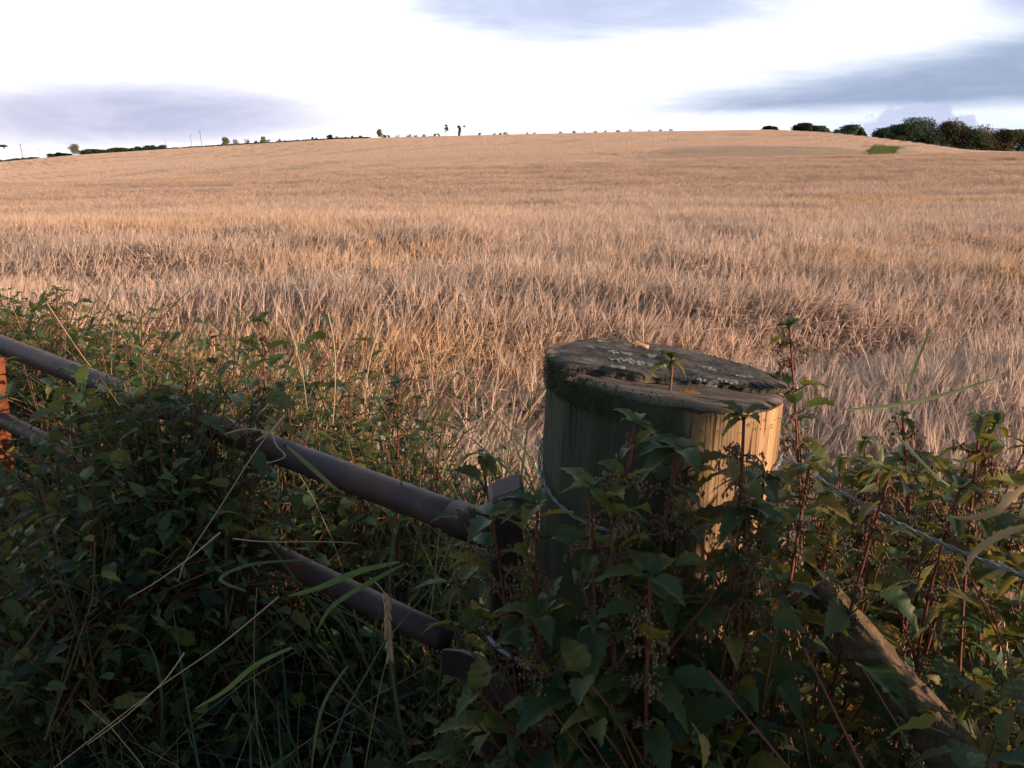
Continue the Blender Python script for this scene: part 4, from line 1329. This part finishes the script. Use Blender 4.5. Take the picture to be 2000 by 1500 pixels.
def build_nettles():
    rnd = random.Random(21)
    protos = [None] * 8; hp = [None] * 4
    def put(kind, i, *a, **k):
        store, lib = (protos, NETTLES) if kind == 0 else (hp, HERO)
        if store[i] is None:
            store[i] = make_nettle(lib[i], *a, **k); return store[i]
        return copy_nettle(store[i], *a, **k)
    # big plants in front of and beside the timber post: photo pixel of each tip, and its distance
    heroes = [
        (962, 915, 1.06, 0, 'nettle with a seedy tip rising just behind the steel post cap'),
        (1082, 950, 0.86, 1, 'nettle with broad jagged leaves just left of the timber post face'),
        (1160, 872, 0.84, 1, 'slender nettle against the dark left half of the post face'),
        (1216, 792, 0.84, 0, 'tall nettle on the post face with its tip just under the rim'),
        (1262, 968, 0.78, 1, 'nettle with a small tip in the middle of the post face, nearest the camera there'),
        (1350, 790, 0.85, 0, 'thin nettle reaching the rim at the front of the post'),
        (1428, 752, 0.86, 0, 'tallest nettle before the post, its seedy tip crossing the split rim'),
        (1560, 880, 0.92, 1, 'nettle hugging the right edge of the timber post'),
        (1190, 1090, 0.80, 1, 'low broad-leaved nettle in front of the post, left of its centre'),
        (1360, 1010, 0.78, 1, 'leafy nettle in front of the sunlit side of the post'),
        (1150, 1150, 0.84, 1, 'broad-leaved nettle at the left foot of the timber post'),
        (1480, 960, 0.84, 1, 'nettle at the sunlit right edge of the post, below the rim'),
        (1700, 650, 1.22, 0, 'tall reddish nettle rising well above the others right of the post'),
        (1640, 890, 1.00, 0, 'nettle with dark leaves a little right of the post'),
        (1745, 800, 1.10, 0, 'slender nettle beside the tall reddish one, behind the pale blade'),
        (1880, 845, 1.02, 0, 'nettle with a red stem and paired leaves near the right edge'),
        (1975, 800, 1.05, 0, 'tall nettle cut by the right edge of the photo'),
        (1820, 950, 0.90, 0, 'nettle in front of the fence wire on the right'),
        (535, 640, 1.75, 0, 'nettle behind the top rail with its tip highest against the barley'),
        (110, 560, 2.10, 0, 'tallest nettle at far left behind the gate'),
        (320, 690, 1.80, 0, 'nettle behind the rail next to the bent green blade'),
        (750, 735, 1.50, 0, 'nettle behind the rail, rightmost of the tall ones there'),
        (1120, 1010, 0.84, 1, 'leafy nettle low on the dark left side of the post face'),
        (1235, 890, 0.86, 1, 'nettle pressed against the post face below the tall thin ones'),
        (1300, 900, 0.84, 1, 'bushy nettle in the middle of the post face'),
        (1400, 905, 0.86, 1, 'bushy nettle before the sunlit strip of the post'),
        (1320, 1060, 0.80, 1, 'broad-leaved nettle low before the middle of the post'),
        (1440, 1075, 0.82, 1, 'broad-leaved nettle low before the right side of the post'),
        (1520, 1010, 0.88, 1, 'leafy nettle filling the gap at the post\'s lower right edge'),
        (345, 775, 1.36, 0, 'nettle in front of the top rail, hiding its middle'),
        (290, 810, 1.42, 0, 'nettle before the top rail, just left of the one hiding its middle'),
        (405, 785, 1.30, 0, 'nettle before the top rail where the rail comes back into view'),
        (225, 860, 1.45, 0, 'nettle under the left part of the top rail, in front of the lower rail'),
    ]
    for j, (px, py, Y, big, lab) in enumerate(heroes):
        p = at(px, py, Y)
        put(big, j % (4 if big else 8), p.x, p.y, p.z + 0.01 - float(ground_z(p.x, p.y)), rnd.uniform(0, 6.28), lab, None, wide=rnd.uniform(.95, 1.1))
    def free(x, y):
        pc = POST_M @ Vector((0, 0, 1.0))
        return (x - pc.x) ** 2 + (y - pc.y) ** 2 > 0.165 ** 2
    # bank behind the gate
    for i in range(62):
        s = rnd.uniform(0.0, 2.4) if i < 50 else rnd.uniform(0.0, 0.7); d = rnd.uniform(0.06, 0.55)
        p = Vector((G0.x, G0.y, 0)) + GD * s + GN * d
        h = rnd.uniform(0.80, 1.10) - 0.12 * (1 - min(1, s)) - 0.1 * d
        if s < 0.22: h *= 0.86
        put(0, rnd.randrange(8), p.x, p.y, h, rnd.uniform(0, 6.28), 'leafy nettle in the sunlit bank behind the gate', 'nettles in the bank behind the gate', lean=(rnd.gauss(0, .08), rnd.gauss(0, .08)), wide=rnd.uniform(.85, 1.1))
    # verge in front of the gate: lower, dark
    for i in range(64):
        s = rnd.uniform(-0.02, 2.2); d = -rnd.uniform(0.05, 0.75)
        p = Vector((G0.x, G0.y, 0)) + GD * s + GN * d
        h = rnd.uniform(0.50, 0.76) + 0.30 * max(0, 1 + d / 0.35) * min(1, max(0, (s - 0.45) / 0.4))
        if s < 0.5: h *= 0.82
        h = min(h, float(verge_top(p.x, p.y)) - rnd.uniform(0.0, 0.06))
        if p.y < 0.72 or 830 < 1000 + F * 0.95 * p.x / p.y < 1090: continue
        put(0, rnd.randrange(8), p.x, p.y, h, rnd.uniform(0, 6.28), 'shaded nettle in the dark verge in front of the gate', 'nettles in the shaded verge before the gate', lean=(rnd.gauss(0, .12), rnd.gauss(0, .12)), wide=rnd.uniform(.95, 1.2))
    # right of the post, both sides of the fence
    for i in range(56):
        s = rnd.uniform(0.28, 1.25); d = rnd.uniform(-0.16, 0.55)
        p = Vector((G0.x, G0.y, 0)) - GD * s + GN * d
        if not free(p.x, p.y) or p.y < 0.55 or (p.x ** 2 + p.y ** 2) < 0.62 ** 2: continue
        h = rnd.uniform(0.66, 1.02) - (0.06 if d < 0 else 0.12 if d > 0.2 else 0)
        px = 1000 + F * 0.95 * p.x / p.y
        if 1540 < px < 1940 and p.y < 1.0: continue
        put(0, rnd.randrange(8), p.x, p.y, h, rnd.uniform(0, 6.28), 'unseen nettle added right of the frame to dapple the timber post', 'nettles along the fence right of the post', lean=(rnd.gauss(0, .10), rnd.gauss(0, .10)), wide=rnd.uniform(.8, 1.05))
    # thick growth beyond the strut
    for i in range(46):
        Y_ = rnd.uniform(1.05, 1.55); px = rnd.uniform(1570, 2080)
        p = at(px, rnd.uniform(850, 1010), Y_)
        if not free(p.x, p.y): continue
        put(0, rnd.choice([0, 1, 2, 4, 6]), p.x, p.y, p.z - float(ground_z(p.x, p.y)), rnd.uniform(0, 6.28), 'leafy nettle behind the fence wire right of the timber post', 'nettles behind the fence wire', lean=(rnd.gauss(0, .08), rnd.gauss(0, .08)), wide=rnd.uniform(.9, 1.15))
    # out-of-frame nettles added sunward of the post to cast leaf shadows on it
    for i in range(8):
        k = rnd.uniform(0.36, 0.85); w_ = rnd.uniform(-0.08, 0.12)
        x, y = 0.27 + 0.927 * k + 0.375 * w_, 1.02 - 0.375 * k + 0.927 * w_
        put(0, rnd.randrange(8), x, y, rnd.uniform(1.0, 1.34), rnd.uniform(0, 6.28), 'unseen nettle added right of the frame to dapple the timber post', 'nettles along the fence right of the post', lean=(rnd.gauss(0, .06), rnd.gauss(0, .06)), wide=1.05)
    # foot of the post, front side
    for i in range(36):
        a = rnd.uniform(math.pi * 1.42, math.pi * 1.97); r = rnd.uniform(0.17, 0.34)
        pc = POST_M @ Vector((0, 0, 0.6)); x, y = pc.x + r * math.cos(a), pc.y + r * math.sin(a)
        if y < 0.70 or x < 0.06 or 1000 + F * 0.93 * x / y > 1540: continue
        put(1, rnd.randrange(4), x, y, rnd.uniform(0.76, 1.04), rnd.uniform(0, 6.28), 'broad-leaved nettle crowding the foot of the timber post', 'nettles at the foot of the timber post', lean=(rnd.gauss(0, .08), rnd.gauss(0, .08)))


build_nettles()


# ------------------------------------------------------------------ undergrowth and grass (uncountable)
def build_undergrowth():
    rnd = random.Random(31)
    protos = []
    for k in range(7):
        b = MB()
        fine = k % 3 == 1
        for i in range(46 if fine else 17):
            base = Vector((rnd.gauss(0, .055), rnd.gauss(0, .055), rnd.uniform(-0.04, 0.14)))
            L = rnd.uniform(0.008, 0.017) if fine else rnd.uniform(0.014, 0.038)
            tint = rnd.uniform(0.0, 0.6) if rnd.random() > 0.33 else rnd.uniform(0.65, 1.0)
            add_leaf(b, rnd, base, rnd.uniform(0, 6.28), rnd.uniform(-0.2, 0.9), L, rnd.uniform(0.3, 1.2), tint, 2 if fine else 5, 0.4, rnd.uniform(0.2, 0.33), rnd.gauss(0, .5))
        for i in range(3):
            e = Vector((rnd.gauss(0, .06), rnd.gauss(0, .06), rnd.uniform(0.05, 0.16)))
            b.tube([(0, 0, -0.12), e * 0.5, e * 1.2], [0.0015, 0.0012, 0.0008], 4, rnd.uniform(0.4, 1.0), caps=False, mat=1)
        protos.append(b.mesh('leaf_sprig', [M['under'], M['stem']]))
    rs = np.random.RandomState(7)
    P = []
    def zone(n, s0, s1, d0, d1, z0, z1, up=0.12):
        s = rs.uniform(s0, s1, n); d = rs.uniform(d0, d1, n); z = z0 + (z1 - z0) * rs.rand(n)
        x = G0.x + GD.x * s + GN.x * d; y = G0.y + GD.y * s + GN.y * d
        k = (x * x + y * y > 0.6 ** 2) & (y > 0.5)
        pc = POST_M @ Vector((0, 0, 0.7))
        k &= ((x - pc.x) ** 2 + (y - pc.y) ** 2 > 0.17 ** 2)
        pxx = 1000 + F * 0.94 * x / y
        k &= ~((pxx > 1530) & (pxx < 1950) & (y < 1.06) & (z > 0.35) & (rs.rand(n) > 0.12))
        k &= ~((pxx > 885) & (pxx < 1050) & (y < 1.03) & (rs.rand(n) > 0.06))
        k &= (d > 0) | (s < 0) | (z < verge_top(x, y) - up)
        P.append(np.stack([x, y, z], 1)[k])
    zone(2600, -0.1, 2.6, -0.9, 0.0, 0.05, 0.55)       # before the gate
    zone(1100, 0.45, 1.0, -0.30, -0.03, 0.5, 1.06)
    zone(900, 0.95, 2.4, -0.30, -0.03, 0.4, 0.95)
    zone(900, -0.05, 0.75, -0.45, -0.05, 0.15, 0.62)
    zone(500, 0.1, 0.7, -0.5, -0.05, 0.2, 0.52)
    zone(160, 0.48, 0.92, -0.12, -0.03, 0.85, 1.10, 0.05)
    zone(2400, 0.0, 2.8, 0.03, 0.62, 0.05, 0.72)       # behind the gate
    zone(900, 0.5, 2.8, 0.05, 0.55, 0.6, 0.95)
    zone(1700, -1.5, -0.25, -0.3, 0.6, 0.05, 0.72)      # right of the post
    zone(420, -0.62, -0.26, -0.12, 0.35, 0.45, 0.95)
    zone(700, -0.5, 0.1, -0.45, -0.10, 0.05, 0.72)      # foot of the post
    P = np.concatenate(P); n = len(P)
    sc = rs.uniform(0.75, 1.3, n)
    scatter('undergrowth', protos, P, np.stack([rs.normal(0, .35, n), rs.normal(0, .35, n), rs.uniform(0, 6.28, n)], 1), np.stack([sc, sc, sc], 1), rs.randint(0, 7, n),
            np.clip(0.5 + 1.1 * (vnoise(P[:, 0], P[:, 1], 0.25, 3) - 0.5), 0, 1), 'dense small-leaved undergrowth filling the bank around the gate and post', 'undergrowth')

    protos = []
    for k in range(6):
        b = MB(); dry = k >= 4
        for i in range(11 if not dry else 7):
            a = rnd.uniform(0, 6.28); L = rnd.uniform(0.28, 0.62); th = rnd.uniform(0.9, 1.5); q = Vector((rnd.gauss(0, .03), rnd.gauss(0, .03), 0)); pts = []; m = 9
            d = Vector((math.cos(a), math.sin(a), 0)); cur = rnd.uniform(0.05, 0.30) * (0.5 if dry else 1)
            for j in range(m):
                pts.append(q.copy()); q = q + (d * math.cos(th) + Vector((0, 0, math.sin(th)))) * (L / m); th -= cur * (0.4 + j / m * 1.3)
            w = rnd.uniform(0.002, 0.0055) if not dry else 0.0016
            b.ribbon(pts, [w * math.sin(math.pi * min(0.98, 0.25 + 0.75 * j / m)) ** 0.7 for j in range(m)], Vector((-d.y, d.x, 0)), rnd.uniform(0.0, 0.5) if not dry else rnd.uniform(0.75, 1.0), fold=0.3)
        protos.append(b.mesh('grass_tuft', M['grass']))
    P = []
    zone(1500, -0.05, 2.4, -0.85, -0.02, 0.0, 0.55, 0.42)
    zone(900, 0.0, 2.4, 0.02, 0.75, 0.05, 0.66)
    zone(200, -1.4, -0.2, -0.2, 0.7, 0.0, 0.5)
    P = np.concatenate(P); n = len(P); sc = rs.uniform(0.8, 1.25, n)
    scatter('grass', protos, P, np.stack([rs.normal(0, .2, n), rs.normal(0, .2, n), rs.uniform(0, 6.28, n)], 1), np.stack([sc, sc, sc], 1), rs.choice([0, 1, 2, 3, 4, 5, 4, 5], n),
            rs.rand(n), 'long green and dry grass tangled through the nettles', 'grass')


build_undergrowth()


# ------------------------------------------------------------------ single blades and straws that stand out
def spline(pts, k=8):
    out = []
    n = len(pts)
    for i in range(n - 1):
        p_1, p0, p1, p2 = pts[max(0, i - 1)], pts[i], pts[i + 1], pts[min(n - 1, i + 2)]
        for j in range(k):
            u = j / k
            out.append(0.5 * ((2 * p0) + (p1 - p_1) * u + (2 * p_1 - 5 * p0 + 4 * p1 - p2) * u * u + (3 * p0 - p_1 - 3 * p1 + p2) * u ** 3))
    out.append(pts[-1]); return out


def build_blades():
    def straw(pts, r, label, name='dry_straw', cat='straw', mat='straw', group=None):
        p = spline([at(*q) for q in pts]); o = p[0]; n = len(p)
        b = MB(); b.tube([q - o for q in p], [r * 0.8 * (1 - 0.5 * i / n) for i in range(n)], 5, 0.6)
        return tag(obj(name, b.mesh(name, M[mat]), loc=o), label, cat, group)
    def blade(pts, w, label, name='grass_stalk', cat='grass blade', mat='green_blade', tint=0.5, taper=0.25):
        p = spline([at(*q) for q in pts]); o = p[0]; n = len(p); sides = []
        for i in range(n):
            t = (p[min(n - 1, i + 1)] - p[max(0, i - 1)]).normalized(); vd = (p[i] - EYE).normalized()
            s = t.cross(vd).normalized(); nn = s.cross(t)
            sides.append((s * 0.85 + nn * 0.5).normalized())
        b = MB(); b.ribbon([q - o for q in p], [w * 0.6 * (math.sin(math.pi * (0.10 + 0.895 * (1 - (1 - i / (n - 1)) ** 1.0))) ** 0.8) for i in range(n)], sides, tint, fold=0.35)
        return tag(obj(name, b.mesh(name, M[mat]), loc=o), label, cat)
    straw([(556, 808, 1.20), (500, 880, 1.16), (430, 990, 1.12), (365, 1090, 1.08), (350, 1130, 1.06)], 0.0012, 'long dry straw slanting down over the top rail from its bent tuft')
    straw([(440, 848, 1.20), (480, 838, 1.18), (525, 845, 1.17), (540, 870, 1.16), (556, 892, 1.15), (520, 905, 1.14)], 0.0016, 'kinked pale straw bent over the top rail')
    straw([(555, 812, 1.19), (530, 842, 1.17), (505, 858, 1.16), (500, 862, 1.16)], 0.0022, 'short thick straw splinter lying on the top rail')
    straw([(430, 1040, 1.02), (370, 1090, 0.98), (300, 1140, 0.95), (250, 1168, 0.93)], 0.0011, 'dry straw glinting in the dark left verge')
    straw([(545, 1165, 0.92), (430, 1260, 0.88), (300, 1350, 0.84), (105, 1500, 0.80)], 0.0010, 'longest dry stalk crossing the dark foreground to the bottom edge')
    straw([(360, 1275, 0.86), (320, 1330, 0.84), (250, 1395, 0.82), (170, 1455, 0.80)], 0.0010, 'thin dry stalk beside the longest one at lower left')
    straw([(455, 1052, 1.05), (520, 1058, 1.05), (640, 1058, 1.06), (700, 1062, 1.07)], 0.0011, 'level dry straw above the lower rail')
    straw([(90, 590, 1.75), (150, 680, 1.7), (200, 745, 1.66), (240, 790, 1.62)], 0.0015, 'yellow grass stalk leaning across the far part of the top rail')
    straw([(560, 625, 1.7), (578, 680, 1.68), (592, 740, 1.66), (600, 800, 1.6)], 0.0016, 'brown seed stalk standing in front of the barley, left of another')
    straw([(640, 610, 1.66), (652, 670, 1.64), (655, 740, 1.62), (650, 830, 1.55)], 0.0018, 'thick-tipped brown seed stalk standing before the barley')
    straw([(748, 628, 1.6), (728, 680, 1.58), (718, 730, 1.56), (712, 790, 1.52)], 0.0018, 'dark dock-like stalk leaning right before the barley')
    blade([(535, 770, 1.30), (560, 800, 1.28), (520, 775, 1.28)], 0.004, 'short pale grass tip above the rail')
    blade([(560, 870, 1.12), (600, 905, 1.11), (645, 945, 1.10), (665, 960, 1.1)], 0.010, 'pale green blade lying across the middle of the top rail', tint=0.95)
    blade([(330, 725, 1.38), (318, 770, 1.34), (300, 800, 1.31), (262, 812, 1.29)], 0.0105, 'bright green folded blade standing over the top rail', tint=0.8)
    blade([(395, 622, 1.6), (400, 660, 1.58), (396, 700, 1.55)], 0.006, 'upright green blade tip before the barley at left')
    blade([(780, 1098, 0.88), (700, 1118, 0.86), (620, 1150, 0.85), (560, 1165, 0.84)], 0.011, 'broad dark blade arching over the lower rail')
    blade([(790, 1102, 0.90), (720, 1140, 0.87), (650, 1185, 0.85), (615, 1240, 0.83)], 0.009, 'second dark blade below the broad arching one')
    blade([(480, 1155, 0.92), (430, 1130, 0.95), (500, 1100, 0.98), (640, 1092, 1.0)], 0.007, 'blade lying level over the shaded lower rail')
    blade([(570, 1265, 0.82), (500, 1300, 0.80), (440, 1350, 0.79), (380, 1385, 0.78)], 0.009, 'pale twisted blade in the dark lower-left grass', tint=0.9)
    blade([(680, 1300, 0.84), (640, 1360, 0.82), (620, 1420, 0.80), (608, 1510, 0.78)], 0.006, 'curved upright blade near the bottom edge', tint=0.6)
    blade([(1000, 1500, 0.80), (996, 1460, 0.81), (990, 1420, 0.82)], 0.011, 'broad flat blade standing before the foot of the steel post', tint=0.4)
    blade([(1650, 800, 0.98), (1750, 790, 1.0), (1850, 768, 1.03), (1955, 735, 1.06)], 0.008, 'long green blade pointing right above the nettles', tint=0.75)
    blade([(1770, 770, 1.06), (1785, 720, 1.06), (1805, 670, 1.07), (1815, 640, 1.08)], 0.006, 'yellow-green blade rising beside the tall reddish nettle', tint=1.0)
    blade([(1735, 830, 0.95), (1780, 880, 0.94), (1830, 930, 0.93), (1880, 965, 0.93)], 0.006, 'pale grey-green blade slanting down to the right', tint=0.45)
    blade([(1722, 868, 0.94), (1722, 900, 0.93), (1705, 930, 0.93), (1690, 950, 0.93)], 0.009, 'bent green blade with a yellow end right of the post', tint=0.9)
    blade([(2030, 935, 0.80), (1985, 965, 0.80), (1945, 1000, 0.80), (1900, 1012, 0.81), (1850, 1010, 0.82)], 0.012, 'tan dry reed leaf entering from the right edge', 'reed_leaf', 'dry leaf', 'straw', 0.4, 0.15)
    blade([(2030, 1020, 0.78), (1960, 1045, 0.79), (1905, 1080, 0.80), (1880, 1130, 0.81)], 0.012, 'second tan reed leaf, lower, greener at its tip', 'reed_leaf', 'dry leaf', 'straw', 0.5, 0.15)
    # hanging grass seed head by the lower rail
    p = spline([at(722, 1128, 0.96), at(745, 1150, 0.95), at(757, 1180, 0.95), at(758, 1225, 0.95), at(762, 1285, 0.95)]); o = p[0]
    t = thing('grass_seed_head', 'pale hanging grass seed head in front of the lower rail', 'seed head', o)
    b = MB(); b.tube([q - o for q in p], 0.0008, 4, 0.6); obj('stalk', b.mesh('stalk', M['straw']), t)
    b = MB(); rnd = random.Random(4)
    for i in range(10, len(p) - 1):
        for s in (-1, 1):
            q = p[i] - o; d = ((p[i + 1] - p[i]).normalized() + Vector((s * 0.45, rnd.gauss(0, .3), 0))).normalized()
            b.tube([q, q + d * 0.005, q + d * 0.011], [0.0006, 0.0016, 0.0003], 4, 0.8)
    obj('spikelets', b.mesh('spikelets', M['straw']), t)


build_blades()


# ------------------------------------------------------------------ unseen hedge added out of frame, right of the photographer, to shade the verge
def build_hedge():
    rnd = random.Random(55)
    t = thing('unseen_shade_hedge', 'unseen leafy hedge added right of the photographer to shade the verge', 'hedge', (1.35, 0.11, 0))
    a, e = Vector((0.0, 0.0, 0)), Vector((3.2, -1.35, 0)); L = (e - a).length; d = (e - a) / L; nn = Vector((-d.y, d.x, 0))
    b = MB()
    for i in range(7000):
        s = rnd.random(); q = a + d * (s * L) + nn * (rnd.uniform(-0.32, 0.30)) + Vector((0, 0, 1.95 * rnd.random() ** 0.85 + rnd.gauss(0, .04)))
        u = Vector((rnd.gauss(0, 1), rnd.gauss(0, 1), rnd.gauss(0, 1))).normalized(); v = u.orthogonal().normalized(); sz = rnd.uniform(0.025, 0.05)
        b.add([q - u * sz, q + v * sz * 0.6, q + u * sz, q - v * sz * 0.6], [(0, 1, 2, 3)], rnd.random() * 0.7)
    obj('foliage', b.mesh('foliage', M['crown_green'], smooth=False), t)
    b = MB()
    for i in range(9):
        q = a + d * (i / 8.5 * L); b.tube([q, q + Vector((rnd.gauss(0, .05), rnd.gauss(0, .05), 0.8)), q + Vector((rnd.gauss(0, .12), rnd.gauss(0, .12), 1.7))], [0.03, 0.02, 0.008], 6)
    obj('stems', b.mesh('stems', M['bark']), t)


build_hedge()
